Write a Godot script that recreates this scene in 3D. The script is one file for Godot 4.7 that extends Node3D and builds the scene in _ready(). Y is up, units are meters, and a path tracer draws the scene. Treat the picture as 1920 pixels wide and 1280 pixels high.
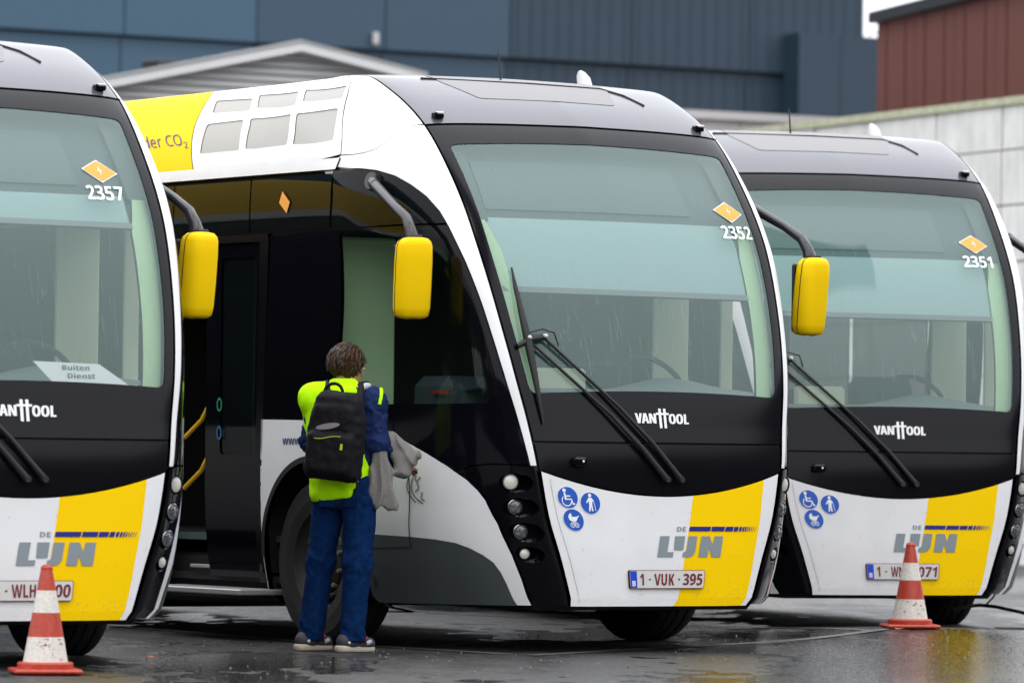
extends Node3D
# A yard of three parked tram-buses in the rain.
# Bus space: x across (+ = the driver's side), y up, z forward. The body is one smooth sheet addressed by (u, v):
# u runs from the middle of the nose round the corner and back along the side, v runs from the skirt up over the roof.

const FOCAL := 10000.0
const HORIZON := 858.0
const ROLL := 0.0119
const EYE := 1.1
const UK := [0.0, 0.5, 0.87, 1.10, 1.42, 2.05, 3.0]
const VK := [0.27, 0.52, 0.78, 1.04, 1.30, 1.54, 1.96, 2.40, 2.81, 3.21, 3.57, 3.94, 4.5, 5.1]
# per row: seam half width, seam z, seam y, bulge of the nose, middle y, then four points behind the seam
const NET := [
	[.615, -.028, .272, .035, .272, .794, .266, -.161, .99, .262, -.46, 1.16, .255, -1.15, 1.20, .25, -2.1],
	[.691, -.031, .521, .04, .521, .900, .52, -.195, 1.075, .52, -.49, 1.225, .52, -1.15, 1.25, .52, -2.1],
	[.777, -.042, .783, .045, .783, .985, .78, -.245, 1.13, .78, -.53, 1.255, .78, -1.17, 1.27, .78, -2.1],
	[.825, -.056, 1.04, .05, 1.04, 1.015, 1.04, -.25, 1.145, 1.04, -.54, 1.262, 1.04, -1.18, 1.275, 1.04, -2.1],
	[.865, -.106, 1.30, .055, 1.30, 1.025, 1.30, -.265, 1.15, 1.30, -.55, 1.265, 1.3, -1.2, 1.275, 1.3, -2.1],
	[.91, -.162, 1.54, .06, 1.54, 1.05, 1.54, -.30, 1.165, 1.54, -.58, 1.268, 1.54, -1.22, 1.275, 1.54, -2.1],
	[.966, -.304, 1.962, .065, 1.962, 1.085, 1.96, -.42, 1.185, 1.96, -.70, 1.27, 1.96, -1.3, 1.275, 1.96, -2.12],
	[1.0, -.513, 2.398, .07, 2.398, 1.125, 2.39, -.64, 1.205, 2.39, -.90, 1.272, 2.38, -1.45, 1.275, 2.38, -2.2],
	[1.004, -.758, 2.731, .08, 2.74, 1.13, 2.70, -.88, 1.205, 2.67, -1.12, 1.268, 2.62, -1.6, 1.272, 2.60, -2.3],
	[1.008, -1.042, 3.012, .085, 3.04, 1.12, 2.95, -1.15, 1.19, 2.89, -1.38, 1.25, 2.82, -1.8, 1.262, 2.78, -2.4],
	[1.008, -1.36, 3.20, .09, 3.222, 1.095, 3.12, -1.47, 1.16, 3.05, -1.70, 1.22, 2.97, -2.05, 1.235, 2.93, -2.6],
	[1.0, -1.70, 3.325, .09, 3.335, 1.062, 3.262, -1.80, 1.118, 3.205, -2.02, 1.168, 3.13, -2.35, 1.18, 3.09, -2.8],
	[.975, -1.98, 3.345, .09, 3.37, .99, 3.335, -2.10, 1.0, 3.332, -2.35, 1.005, 3.33, -2.65, 1.005, 3.33, -3.05],
	[.72, -2.7, 3.36, .05, 3.385, .78, 3.355, -2.80, .80, 3.352, -2.92, .82, 3.35, -3.1, .82, 3.348, -3.4]]
const STEP := 0.025
const NU := 121
const NV := 194
var tab := PackedVector3Array()
var nrm := PackedVector3Array()
var M := {}
var taken := {}
var rng := RandomNumberGenerator.new()

# ---------------------------------------------------------------- helpers
func V2(a: Array) -> PackedVector2Array:
	var p := PackedVector2Array()
	for i in range(0, a.size(), 2):
		p.append(Vector2(a[i], a[i + 1]))
	return p

func px(x: float, y: float, depth: float) -> Vector3:   # a point of the photograph at a given distance
	var dx := x - 960.0
	var dy := y - 640.0
	var qx := cos(ROLL) * dx + sin(ROLL) * dy
	var qy := -sin(ROLL) * dx + cos(ROLL) * dy
	return Vector3(qx / FOCAL * depth, EYE - (qy - (HORIZON - 640.0)) / FOCAL * depth, -depth)

func on_ground(x: float, y: float) -> Vector3:
	var p := px(x, y, 1.0)
	return px(x, y, EYE / (EYE - p.y))

func numbered(s: String) -> String:
	if not taken.has(s):
		taken[s] = 0
		return s
	taken[s] += 1
	return "%s_%03d" % [s, taken[s]]

func thing(called: String, label: String, category: String, at := Vector3.ZERO, turn := 0.0, group := "") -> Node3D:
	var o := Node3D.new()
	o.name = numbered(called)
	add_child(o)
	o.position = at
	o.rotation.y = turn
	o.set_meta("label", label)
	o.set_meta("category", category)
	if group != "":
		o.set_meta("group", group)
	return o

func put(parent: Node, called: String, mesh: Mesh, m: Material, at := Vector3.ZERO) -> MeshInstance3D:
	var o := MeshInstance3D.new()
	o.name = numbered(called) if parent == self else called
	o.mesh = mesh
	o.material_override = m
	o.position = at
	parent.add_child(o, true)
	return o

func mat(c: Color, rough := 0.6, metal := 0.0, coat := 0.0) -> StandardMaterial3D:   # c holds linear values
	var m := StandardMaterial3D.new()
	m.albedo_color = c.linear_to_srgb()
	m.roughness = rough
	m.metallic = metal
	if coat > 0.0:
		m.clearcoat_enabled = true
		m.clearcoat = coat
		m.clearcoat_roughness = 0.08
	return m

func pane(c: Color, alpha: float, rough := 0.03) -> StandardMaterial3D:
	var m := mat(c, rough)
	m.albedo_color.a = alpha
	m.transparency = BaseMaterial3D.TRANSPARENCY_ALPHA
	return m

func noise(freq: float, octaves := 4, seed_ := 1) -> FastNoiseLite:
	var n := FastNoiseLite.new()
	n.noise_type = FastNoiseLite.TYPE_SIMPLEX_SMOOTH
	n.frequency = freq
	n.fractal_octaves = octaves
	n.seed = seed_
	return n

func blot(m: StandardMaterial3D, lo: Color, hi: Color, scale: float, freq := 0.02, octaves := 5, stretch := Vector3.ONE, seed_ := 3) -> StandardMaterial3D:
	# uneven colour: a tiling noise between two linear colours, laid on in metres
	var t := NoiseTexture2D.new()
	t.width = 512
	t.height = 512
	t.seamless = true
	t.noise = noise(freq, octaves, seed_)
	var g := Gradient.new()
	g.set_color(0, lo.linear_to_srgb())
	g.set_color(1, hi.linear_to_srgb())
	t.color_ramp = g
	m.albedo_color = Color.WHITE
	m.albedo_texture = t
	m.uv1_triplanar = true
	m.uv1_scale = stretch * scale
	return m

# ---------------------------------------------------------------- the body sheet
func slopes(xk: Array, y: PackedFloat32Array) -> PackedFloat32Array:
	var n := xk.size()
	var m := PackedFloat32Array()
	m.resize(n)
	for i in n:
		if i == 0:
			m[i] = (y[1] - y[0]) / (xk[1] - xk[0])
		elif i == n - 1:
			m[i] = (y[i] - y[i - 1]) / (xk[i] - xk[i - 1])
		else:
			var h0: float = xk[i] - xk[i - 1]
			var h1: float = xk[i + 1] - xk[i]
			var d0 := (y[i] - y[i - 1]) / h0
			var d1 := (y[i + 1] - y[i]) / h1
			if d0 * d1 > 0.0:
				var w1 := 2.0 * h1 + h0
				var w2 := h1 + 2.0 * h0
				m[i] = (w1 + w2) / (w1 / d0 + w2 / d1)
	return m

func spline(xk: Array, y: PackedFloat32Array, m: PackedFloat32Array, x: float) -> float:
	var i := 0
	while i < xk.size() - 2 and x > xk[i + 1]:
		i += 1
	var h: float = xk[i + 1] - xk[i]
	var t: float = (x - xk[i]) / h
	return (2 * t * t * t - 3 * t * t + 1) * y[i] + (t * t * t - 2 * t * t + t) * h * m[i] + (3 * t * t - 2 * t * t * t) * y[i + 1] + (t * t * t - t * t) * h * m[i + 1]

func make_sheet() -> void:
	var rows := []
	for r in NET:
		var dc: float = r[1] + r[3]
		var pts := [Vector3(0, r[4], dc), Vector3(.58 * r[0], r[4] + (r[2] - r[4]) * .3, dc - .3 * r[3]), Vector3(r[0], r[2], r[1])]
		for k in 4:
			pts.append(Vector3(r[5 + 3 * k], r[6 + 3 * k], r[7 + 3 * k]))
		var line := PackedVector3Array()
		line.resize(NU)
		for c in 3:
			var y := PackedFloat32Array()
			for p in pts:
				y.append(p[c])
			var m := slopes(UK, y)
			for i in NU:
				line[i][c] = spline(UK, y, m, minf(i * STEP, 3.0))
		rows.append(line)
	tab.resize(NU * NV)
	nrm.resize(NU * NV)
	for i in NU:
		for c in 3:
			var y := PackedFloat32Array()
			for j in VK.size():
				y.append(rows[j][i][c])
			var m := slopes(VK, y)
			for k in NV:
				tab[k * NU + i][c] = spline(VK, y, m, minf(.27 + k * STEP, 5.1))
	for k in NV:
		for i in NU:
			var du := tab[k * NU + mini(i + 1, NU - 1)] - tab[k * NU + maxi(i - 1, 0)]
			if i == 0:
				du = Vector3(1, 0, 0)
			var dv := tab[mini(k + 1, NV - 1) * NU + i] - tab[maxi(k - 1, 0) * NU + i]
			nrm[k * NU + i] = du.cross(dv).normalized()

func look(t: PackedVector3Array, u: float, v: float) -> Vector3:
	var a := minf(absf(u), 2.99999) / STEP
	var b := clampf((v - .27) / STEP, 0.0, NV - 1.00001)
	var i := int(a)
	var k := int(b)
	a -= i
	b -= k
	return t[k * NU + i].lerp(t[k * NU + i + 1], a).lerp(t[(k + 1) * NU + i].lerp(t[(k + 1) * NU + i + 1], a), b)

func normal_at(u: float, v: float) -> Vector3:
	var n := look(nrm, u, v)
	if u < 0:
		n.x = -n.x
	return n.normalized()

func at(u: float, v: float, off := 0.0) -> Vector3:
	var p := look(tab, u, v)
	p.z -= maxf(0.0, absf(u) - 3.0)
	p.y += minf(v - .27, 0.0)
	if u < 0:
		p.x = -p.x
	var o := off
	if v < .33:
		o -= .03 * pow((.33 - v) / .06, 2.0)      # the skirt rolls under
	return p + normal_at(u, v) * o

func uv_at(side: float, z: float, y: float) -> Vector2:   # where the side stands at (z, y)
	var u := clampf(-z + .9, .9, 12.0)
	var v := y
	for it in 14:
		var p := at(side * u, v)
		var pu := at(side * (u + .02), v)
		var pv := at(side * u, v + .02)
		var a := (pu.z - p.z) / .02
		var b := (pv.z - p.z) / .02
		var c := (pu.y - p.y) / .02
		var d := (pv.y - p.y) / .02
		var det := a * d - b * c
		if absf(det) < 1e-6:
			break
		var rz := z - p.z
		var ry := y - p.y
		u += clampf((d * rz - b * ry) / det, -.3, .3)
		v += clampf((a * ry - c * rz) / det, -.3, .3)
		u = clampf(u, .3, 13.0)
		v = clampf(v, .2, 5.1)
	return Vector2(side * u, v)

func zy(side: float, a: Array) -> PackedVector2Array:     # an outline given as z, y pairs on the side
	var src := dense(V2(a), .15)
	var p := PackedVector2Array()
	for q in src:
		p.append(uv_at(side, q.x, q.y))
	return p

func sided(side: float, a: Array) -> PackedVector2Array:  # an outline in (|u|, v)
	var p := PackedVector2Array()
	for i in range(0, a.size(), 2):
		p.append(Vector2(side * a[i], a[i + 1]))
	return p

func dense(p: PackedVector2Array, res: float) -> PackedVector2Array:
	var q := PackedVector2Array()
	for i in p.size():
		var a := p[i]
		var b := p[(i + 1) % p.size()]
		var n := maxi(1, int(ceil(a.distance_to(b) / res)))
		for k in n:
			q.append(a.lerp(b, float(k) / n))
	return q

func smooth(p: PackedVector2Array, times := 2) -> PackedVector2Array:   # corner cutting on a closed outline
	for t in times:
		var q := PackedVector2Array()
		for i in p.size():
			var a := p[i]
			var b := p[(i + 1) % p.size()]
			q.append(a.lerp(b, .25))
			q.append(a.lerp(b, .75))
		p = q
	return p

func rounded(p: PackedVector2Array, r: float, n := 4) -> PackedVector2Array:   # every corner rounded by about r
	var q := PackedVector2Array()
	for i in p.size():
		var c := p[i]
		var a := p[(i + p.size() - 1) % p.size()]
		var b := p[(i + 1) % p.size()]
		var s := c + (a - c).limit_length(minf(r, a.distance_to(c) * .45))
		var e := c + (b - c).limit_length(minf(r, b.distance_to(c) * .45))
		for k in n + 1:
			var t := float(k) / n
			q.append(s.lerp(c, t).lerp(c.lerp(e, t), t))
	return q

func ellipse(c: Vector2, a: float, b: float, n := 24) -> PackedVector2Array:
	var q := PackedVector2Array()
	for k in n:
		q.append(c + Vector2(cos(TAU * k / n) * a, sin(TAU * k / n) * b))
	return q

func panel_mesh(poly: PackedVector2Array, off: float, thick: float, res := .07, holes := []) -> ArrayMesh:
	poly = dense(poly, res)
	var st := SurfaceTool.new()
	st.begin(Mesh.PRIMITIVE_TRIANGLES)
	var lo := poly[0]
	var hi := poly[0]
	for p in poly:
		lo = lo.min(p)
		hi = hi.max(p)
	var nx := maxi(1, int(ceil((hi.x - lo.x) / res)))
	var ny := maxi(1, int(ceil((hi.y - lo.y) / res)))
	if hi.x - lo.x > 4.0:
		nx = maxi(1, int(ceil((hi.x - lo.x) / .5)))
	var s := Vector2((hi.x - lo.x) / nx, (hi.y - lo.y) / ny)
	for j in ny:
		for i in nx:
			var c := lo + Vector2(i, j) * s
			var cell := PackedVector2Array([c, c + Vector2(s.x, 0), c + s, c + Vector2(0, s.y)])
			var pieces: Array = Geometry2D.intersect_polygons(poly, cell)
			for h in holes:
				var left := []
				for p in pieces:
					left.append_array(Geometry2D.clip_polygons(p, h))
				pieces = left
			for p in pieces:
				var ids := Geometry2D.triangulate_polygon(p)
				for t in range(0, ids.size(), 3):
					var w := [p[ids[t]], p[ids[t + 1]], p[ids[t + 2]]]
					if (w[1] - w[0]).cross(w[2] - w[0]) > 0:
						w = [w[0], w[2], w[1]]
					for q in w:
						st.set_normal(normal_at(q.x, q.y))
						st.set_uv(q)
						st.add_vertex(at(q.x, q.y, off))
	if thick > 0.0:
		var loops := [poly]
		for h in holes:
			loops.append(dense(h, res))
		for n in loops.size():
			var loop: PackedVector2Array = loops[n]
			var ccw := not Geometry2D.is_polygon_clockwise(loop)
			if n > 0:
				ccw = not ccw
			for i in loop.size():
				var a := loop[i]
				var b := loop[(i + 1) % loop.size()]
				if not ccw:
					var t := a
					a = b
					b = t
				var ends := [at(a.x, a.y, off), at(b.x, b.y, off), at(b.x, b.y, off - thick), at(a.x, a.y, off - thick)]
				var nn: Vector3 = (ends[1] - ends[0]).cross(ends[0] - ends[3])
				if nn.length() < 1e-9:
					continue
				nn = nn.normalized()
				for k in [0, 2, 1, 0, 3, 2]:
					st.set_normal(nn)
					st.set_uv(a)
					st.add_vertex(ends[k])
	return st.commit()

func panel(parent: Node, called: String, poly: PackedVector2Array, m: Material, off := 0.0, thick := .02, res := .07, holes := []) -> MeshInstance3D:
	return put(parent, called, panel_mesh(poly, off, thick, res, holes), m)

func ribbon(line: PackedVector2Array, width: float) -> PackedVector2Array:   # an open line widened to an outline
	var l := PackedVector2Array()
	var r := PackedVector2Array()
	for i in line.size():
		var d := (line[mini(i + 1, line.size() - 1)] - line[maxi(i - 1, 0)]).normalized()
		var n := Vector2(-d.y, d.x) * width / 2
		l.append(line[i] + n)
		r.append(line[i] - n)
	r.reverse()
	l.append_array(r)
	return l

var fonts := {}
func font(bold: float) -> Font:
	if not fonts.has(bold):
		var f := SystemFont.new()
		f.font_names = PackedStringArray(["Droid Sans"])
		f.font_weight = 700 if bold > 0.0 else 400
		fonts[bold] = f
	return fonts[bold]

func text_mesh(s: String, bold := 0.0, gap := 0.0) -> Array:   # flat lettering one unit high, centred: [mesh arrays, size]
	var t := TextMesh.new()
	t.font = font(bold)
	t.text = s
	t.font_size = 64
	t.pixel_size = .01
	t.depth = 0.0
	t.curve_step = 2.0
	var a: Array = t.surface_get_arrays(0)
	return [a, t.get_aabb()]

func text_on(parent: Node, called: String, s: String, c: Vector2, width: float, height: float, m: Material, off := .003, bold := 0.0, lean := 0.0) -> MeshInstance3D:
	# lettering of a given size in metres bent onto the body at (u, v)
	var r := text_mesh(s, bold)
	var a: Array = r[0]
	var box: AABB = r[1]
	var pu := at(c.x + .01, c.y).distance_to(at(c.x - .01, c.y)) / .02
	var pv := at(c.x, c.y + .01).distance_to(at(c.x, c.y - .01)) / .02
	var mid := box.get_center()
	var st := SurfaceTool.new()
	st.begin(Mesh.PRIMITIVE_TRIANGLES)
	var vs: PackedVector3Array = a[Mesh.ARRAY_VERTEX]
	var idx: PackedInt32Array = a[Mesh.ARRAY_INDEX] if a[Mesh.ARRAY_INDEX] != null else PackedInt32Array(range(vs.size()))
	for k in idx:
		var q := vs[k]
		var x := (q.x - mid.x) / box.size.x * width
		var y := (q.y - mid.y) / box.size.y * height
		x += y * lean
		var w := c + Vector2(x / pu, y / pv)
		st.set_normal(normal_at(w.x, w.y))
		st.add_vertex(at(w.x, w.y, off))
	return put(parent, called, st.commit(), m)

# ---------------------------------------------------------------- plain shapes
func tri(st: SurfaceTool, p: Array, n: Array) -> void:   # one triangle, wound to face along its normals
	var o := [0, 1, 2]
	if (p[1] - p[0]).cross(p[2] - p[0]).dot(n[0] + n[1] + n[2]) > 0:
		o = [0, 2, 1]
	for k in o:
		st.set_normal(n[k])
		st.add_vertex(p[k])

func tube(st: SurfaceTool, pts: Array, radii, sides := 8, caps := true) -> void:
	var prev := Vector3.ZERO
	var rings := []
	for i in pts.size():
		var d: Vector3 = (pts[mini(i + 1, pts.size() - 1)] - pts[maxi(i - 1, 0)]).normalized()
		if prev == Vector3.ZERO:
			prev = d.cross(Vector3.UP if absf(d.y) < .9 else Vector3.RIGHT).normalized()
		prev = (prev - d * prev.dot(d)).normalized()
		var b := d.cross(prev)
		var r: float = radii[i] if radii is Array else radii
		var ring := []
		for k in sides:
			var t := TAU * k / sides
			ring.append([pts[i] + (prev * cos(t) + b * sin(t)) * r, prev * cos(t) + b * sin(t)])
		rings.append(ring)
	for i in pts.size() - 1:
		for k in sides:
			var k2 := (k + 1) % sides
			for t in [[rings[i][k], rings[i][k2], rings[i + 1][k2]], [rings[i][k], rings[i + 1][k2], rings[i + 1][k]]]:
				tri(st, [t[0][0], t[1][0], t[2][0]], [t[0][1], t[1][1], t[2][1]])
	if caps:
		for e in [0, pts.size() - 1]:
			var d: Vector3 = (pts[1] - pts[0]).normalized() * -1.0 if e == 0 else (pts[e] - pts[e - 1]).normalized()
			for k in range(1, sides - 1):
				tri(st, [rings[e][0][0], rings[e][k][0], rings[e][k + 1][0]], [d, d, d])

func tube_mesh(pts: Array, radii, sides := 8) -> ArrayMesh:
	var st := SurfaceTool.new()
	st.begin(Mesh.PRIMITIVE_TRIANGLES)
	tube(st, pts, radii, sides)
	return st.commit()

func lathe(profile: PackedVector2Array, sides := 32, axis := "y", flip := 1.0) -> ArrayMesh:   # profile: radius, height
	var st := SurfaceTool.new()
	st.begin(Mesh.PRIMITIVE_TRIANGLES)
	for i in profile.size() - 1:
		var a := profile[i]
		var b := profile[i + 1]
		if a.distance_to(b) < 1e-6:
			continue
		var n := Vector2(b.y - a.y, a.x - b.x).normalized()
		for k in sides:
			var t0 := TAU * k / sides
			var t1 := TAU * (k + 1) / sides
			var ps := []
			var ns := []
			for e in [[a, t0], [b, t0], [b, t1], [a, t1]]:
				var p: Vector2 = e[0]
				var w := Vector3(cos(e[1]) * p.x, p.y, sin(e[1]) * p.x)
				var nn := Vector3(cos(e[1]) * n.x, n.y, sin(e[1]) * n.x)
				if axis == "x":
					w = Vector3(w.y * flip, w.x, w.z)
					nn = Vector3(nn.y * flip, nn.x, nn.z)
				elif axis == "z":
					w = Vector3(w.x, -w.z, w.y)
					nn = Vector3(nn.x, -nn.z, nn.y)
				ps.append(w)
				ns.append(nn)
			tri(st, [ps[0], ps[1], ps[2]], [ns[0], ns[1], ns[2]])
			tri(st, [ps[0], ps[2], ps[3]], [ns[0], ns[2], ns[3]])
	return st.commit()

func box_to(st: SurfaceTool, c: Vector3, s: Vector3, bev := 0.0, basis_ := Basis.IDENTITY) -> void:
	# a box, its edges chamfered by bev
	var h := s / 2
	for ax in 3:
		for sg in [-1.0, 1.0]:
			var a1 := (ax + 1) % 3
			var a2 := (ax + 2) % 3
			var cs := []
			for e in [[-1, -1], [1, -1], [1, 1], [-1, 1]]:
				var p := Vector3.ZERO
				p[ax] = sg * h[ax]
				p[a1] = e[0] * (h[a1] - bev)
				p[a2] = e[1] * (h[a2] - bev)
				cs.append(p)
			var n := Vector3.ZERO
			n[ax] = sg
			quad(st, c, basis_, cs, n)
	if bev > 0.0:
		for ax in 3:
			var a1 := (ax + 1) % 3
			var a2 := (ax + 2) % 3
			for s1 in [-1.0, 1.0]:
				for s2 in [-1.0, 1.0]:
					var cs := []
					for e in [[-1, 0], [1, 0], [1, 1], [-1, 1]]:
						var p := Vector3.ZERO
						p[ax] = e[0] * (h[ax] - bev)
						p[a1] = s1 * (h[a1] - (bev if e[1] == 1 else 0.0))
						p[a2] = s2 * (h[a2] - (0.0 if e[1] == 1 else bev))
						cs.append(p)
					var n := Vector3.ZERO
					n[a1] = s1
					n[a2] = s2
					quad(st, c, basis_, cs, n.normalized())
		for sx in [-1.0, 1.0]:
			for sy in [-1.0, 1.0]:
				for sz in [-1.0, 1.0]:
					var n := Vector3(sx, sy, sz).normalized()
					var t := [Vector3(sx * h.x, sy * (h.y - bev), sz * (h.z - bev)), Vector3(sx * (h.x - bev), sy * h.y, sz * (h.z - bev)), Vector3(sx * (h.x - bev), sy * (h.y - bev), sz * h.z)]
					n = basis_ * n
					tri(st, [c + basis_ * t[0], c + basis_ * t[1], c + basis_ * t[2]], [n, n, n])

func quad(st: SurfaceTool, c: Vector3, b: Basis, cs: Array, n: Vector3) -> void:
	if (cs[1] - cs[0]).cross(cs[2] - cs[0]).dot(n) > 0:
		cs = [cs[0], cs[3], cs[2], cs[1]]
	for k in [0, 1, 2, 0, 2, 3]:
		st.set_normal(b * n)
		st.add_vertex(c + b * cs[k])

func box(c: Vector3, s: Vector3, bev := 0.0, basis_ := Basis.IDENTITY) -> ArrayMesh:
	var st := SurfaceTool.new()
	st.begin(Mesh.PRIMITIVE_TRIANGLES)
	box_to(st, c, s, bev, basis_)
	return st.commit()

func slab(corners: Array, depth: Vector3) -> ArrayMesh:   # a flat outline given thickness along depth
	var st := SurfaceTool.new()
	st.begin(Mesh.PRIMITIVE_TRIANGLES)
	var n := corners.size()
	var nn: Vector3 = (corners[1] - corners[0]).cross(corners[2] - corners[0]).normalized()
	if nn.dot(depth) > 0:
		nn = -nn
	for side in 2:
		for k in range(1, n - 1):
			var w := [corners[0], corners[k], corners[k + 1]]
			var wn := nn if side == 0 else -nn
			if (w[1] - w[0]).cross(w[2] - w[0]).dot(wn) > 0:
				w = [w[0], w[2], w[1]]
			for p in w:
				st.set_normal(wn)
				st.add_vertex(p + (depth if side == 1 else Vector3.ZERO))
	var mid := Vector3.ZERO
	for p in corners:
		mid += p / n
	for k in n:
		var a: Vector3 = corners[k]
		var b: Vector3 = corners[(k + 1) % n]
		var e := (b - a).cross(depth).normalized()
		if e.dot((a + b) / 2 - mid) < 0:
			e = -e
		quad(st, Vector3.ZERO, Basis.IDENTITY, [a, b, b + depth, a + depth], e)
	return st.commit()

# ---------------------------------------------------------------- materials
func make_materials() -> void:
	M.white = blot(mat(Color.WHITE, .35), Color(.715, .72, .725), Color(.785, .79, .80), .5, .01, 6)
	M.white.metallic_specular = .35
	M.yellow = mat(Color(.92, .595, .001), .45)
	M.yellow.metallic_specular = .2
	M.grey = mat(Color(.050, .060, .061), .5)
	M.black = mat(Color(.004, .004, .006), .14)
	M.black_gloss = mat(Color(.003, .003, .005), .07)
	M.black.metallic_specular = .29
	M.black_panel = mat(Color(.004, .004, .006), .2)
	M.black_panel.metallic_specular = .28
	M.black_gloss.metallic_specular = .28
	M.water = pane(Color(.8, .85, .85), .05, .02)
	M.water.refraction_enabled = true
	M.water.refraction_scale = .033
	M.grime = mat(Color(.30, .29, .27), .8)
	M.emblem = mat(Color(.16, .17, .17), .6)
	M.grit = mat(Color(.13, .12, .11), .7)
	M.rubber = mat(Color(.006, .006, .007), .6)
	M.rim_ring = blot(mat(Color.WHITE, .5), Color(.10, .06, .04), Color(.36, .33, .29), 6.0, .03, 4)
	M.tyre = mat(Color(.006, .006, .006), .8)
	M.under = mat(Color(.010, .010, .010), .8)
	M.roof = mat(Color(.115, .115, .13), .20, .45)
	M.windscreen = pane(Color(.085, .185, .165), .36, .02)
	M.side_glass = pane(Color(.004, .016, .012), .12, .015)
	M.side_glass.metallic_specular = .34
	M.dark_glass = pane(Color(.004, .006, .007), .86, .02)
	M.dark_glass.metallic_specular = .24
	M.chrome = mat(Color(.75, .76, .78), .12, 1.0)
	M.lens_white = mat(Color(.62, .60, .54), .35, 0.0, .6)
	M.lens_glass = pane(Color(.6, .62, .64), .12, .02)
	M.blue = mat(Color(.012, .09, .46), .4)
	M.navy_print = mat(Color(.003, .010, .19), .5)
	M.slate_print = mat(Color(.22, .26, .28), .45)
	M.white_print = mat(Color(.82, .83, .84), .5)
	M.orange = mat(Color(.82, .33, .045), .6)
	M.red_print = mat(Color(.17, .008, .012), .5)
	M.plate_red = mat(Color(.25, .015, .02), .5)
	M.plate = mat(Color(.62, .62, .60), .4)
	M.plate_blue = mat(Color(.008, .06, .55), .4)
	M.vent = mat(Color(.42, .415, .395), .7)
	M.dash = mat(Color(.12, .17, .17), .6)
	M.blind = mat(Color(.34, .50, .49), .8)
	M.blind_bar = mat(Color(.20, .24, .25), .6)
	M.trim_green = mat(Color(.48, .74, .42), .6)
	M.partition = mat(Color(.62, .70, .50), .6)
	M.seat = mat(Color(.012, .02, .024), .85)
	M.interior = mat(Color(.06, .085, .085), .8)
	M.rail_yellow = mat(Color(.78, .44, .004), .4)
	M.pole_green = mat(Color(.04, .22, .01), .5)
	M.aluminium = mat(Color(.45, .45, .46), .45, .6)
	M.steel_rim = mat(Color(.030, .027, .024), .6, .2)
	M.display = dots_material()
	M.display_box = mat(Color(.055, .085, .088), .7)
	M.grille = mat(Color(.24, .235, .24), .75)
	M.navy_text = mat(Color(.02, .025, .16), .5)
	M.ring_green = mat(Color(.01, .20, .11), .5)
	M.ring_blue = mat(Color(.008, .12, .30), .5)
	M.yellow_matt = mat(Color(.88, .57, .002), .5)
	M.yellow_matt.metallic_specular = .2
	M.arm = mat(Color(.022, .022, .026), .25)
	M.reflector = mat(Color(.42, .43, .45), .2, 1.0)
	M.counter = mat(Color(.02, .035, .045), .6)
	M.concrete = blot(mat(Color.WHITE, .85), Color(.52, .52, .48), Color(.84, .83, .81), .35, .014, 6, Vector3(1.6, .5, 1.6))
	M.moss = blot(mat(Color.WHITE, .9), Color(.30, .31, .17), Color(.62, .62, .50), .6, .03, 6)
	M.red_clad = mat(Color(.115, .030, .019), .65)
	M.fascia_black = mat(Color(.018, .019, .022), .5)
	M.hall_blue = mat(Color(.037, .090, .142), .55)
	M.hall_blue_dim = mat(Color(.025, .060, .098), .55)  # middle step of the light fade along the hall wall
	M.hall_blue_dark = mat(Color(.015, .036, .060), .6)  # darkest step of that fade; annex and frame use it too
	M.clad_grey = mat(Color(.50, .50, .50), .5)
	M.clad_pale = mat(Color(.58, .58, .58), .5)
	M.line_paint = blot(mat(Color.WHITE, .35), Color(.035, .035, .033), Color(.26, .26, .25), 1.2, .05, 4)
	M.cone_red = blot(mat(Color.WHITE, .45), Color(.30, .026, .012), Color(.50, .050, .022), 3.0, .02, 5)
	M.cone_white = blot(mat(Color.WHITE, .5), Color(.50, .46, .40), Color(.74, .71, .66), 4.0, .02, 6)
	M.scuff = mat(Color(.36, .06, .04), .6)
	M.leaf = mat(Color(.45, .12, .03), .6)
	M.paper = mat(Color(.72, .76, .76), .8)
	M.pen = mat(Color(.10, .13, .14), .8)

func dots_material() -> StandardMaterial3D:   # rows of unlit display dots
	var im := Image.create(256, 64, false, Image.FORMAT_RGB8)
	im.fill(Color(.22, .30, .30))
	for j in 16:
		for i in 64:
			im.fill_rect(Rect2i(i * 4 + 1, j * 4 + 1, 2, 2), Color(.40, .50, .50))
	var m := StandardMaterial3D.new()
	m.albedo_texture = ImageTexture.create_from_image(im)
	m.uv1_scale = Vector3(1.0 / .62, 1.0 / .155, 1)
	m.roughness = .5
	return m

# ---------------------------------------------------------------- the bus
const LETTERS := {
	"L": [-.050, .664, .024, .664, .005, .575, .057, .575, .052, .547, -.077, .547],
	"I": [.068, .664, .149, .664, .139, .587, .061, .586],
	"J": [.177, .664, .248, .664, .241, .585, .235, .569, .221, .556, .200, .548, .180, .547, .135, .547, .140, .575, .153, .575, .165, .584],
	"N": [.281, .664, .350, .664, .380, .612, .388, .664, .458, .664, .462, .547, .386, .547, .355, .600, .347, .547, .272, .547]}
const BARS := [.181, .350, .358, .462, .469, .534, .541, .576, .585, .605, .613, .628, .635, .646, .654, .662, .671, .677, .688, .693, .705, .709, .723, .726]

func low_v(u: float) -> float:     # where the black mask meets the bumper
	return .89 + .19 * u * u

func front_line(u0: float, u1: float, dv: float, n := 24) -> PackedVector2Array:
	var p := PackedVector2Array()
	for k in n + 1:
		var u := lerpf(u0, u1, float(k) / n)
		p.append(Vector2(u, low_v(u) + dv))
	return p

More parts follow.
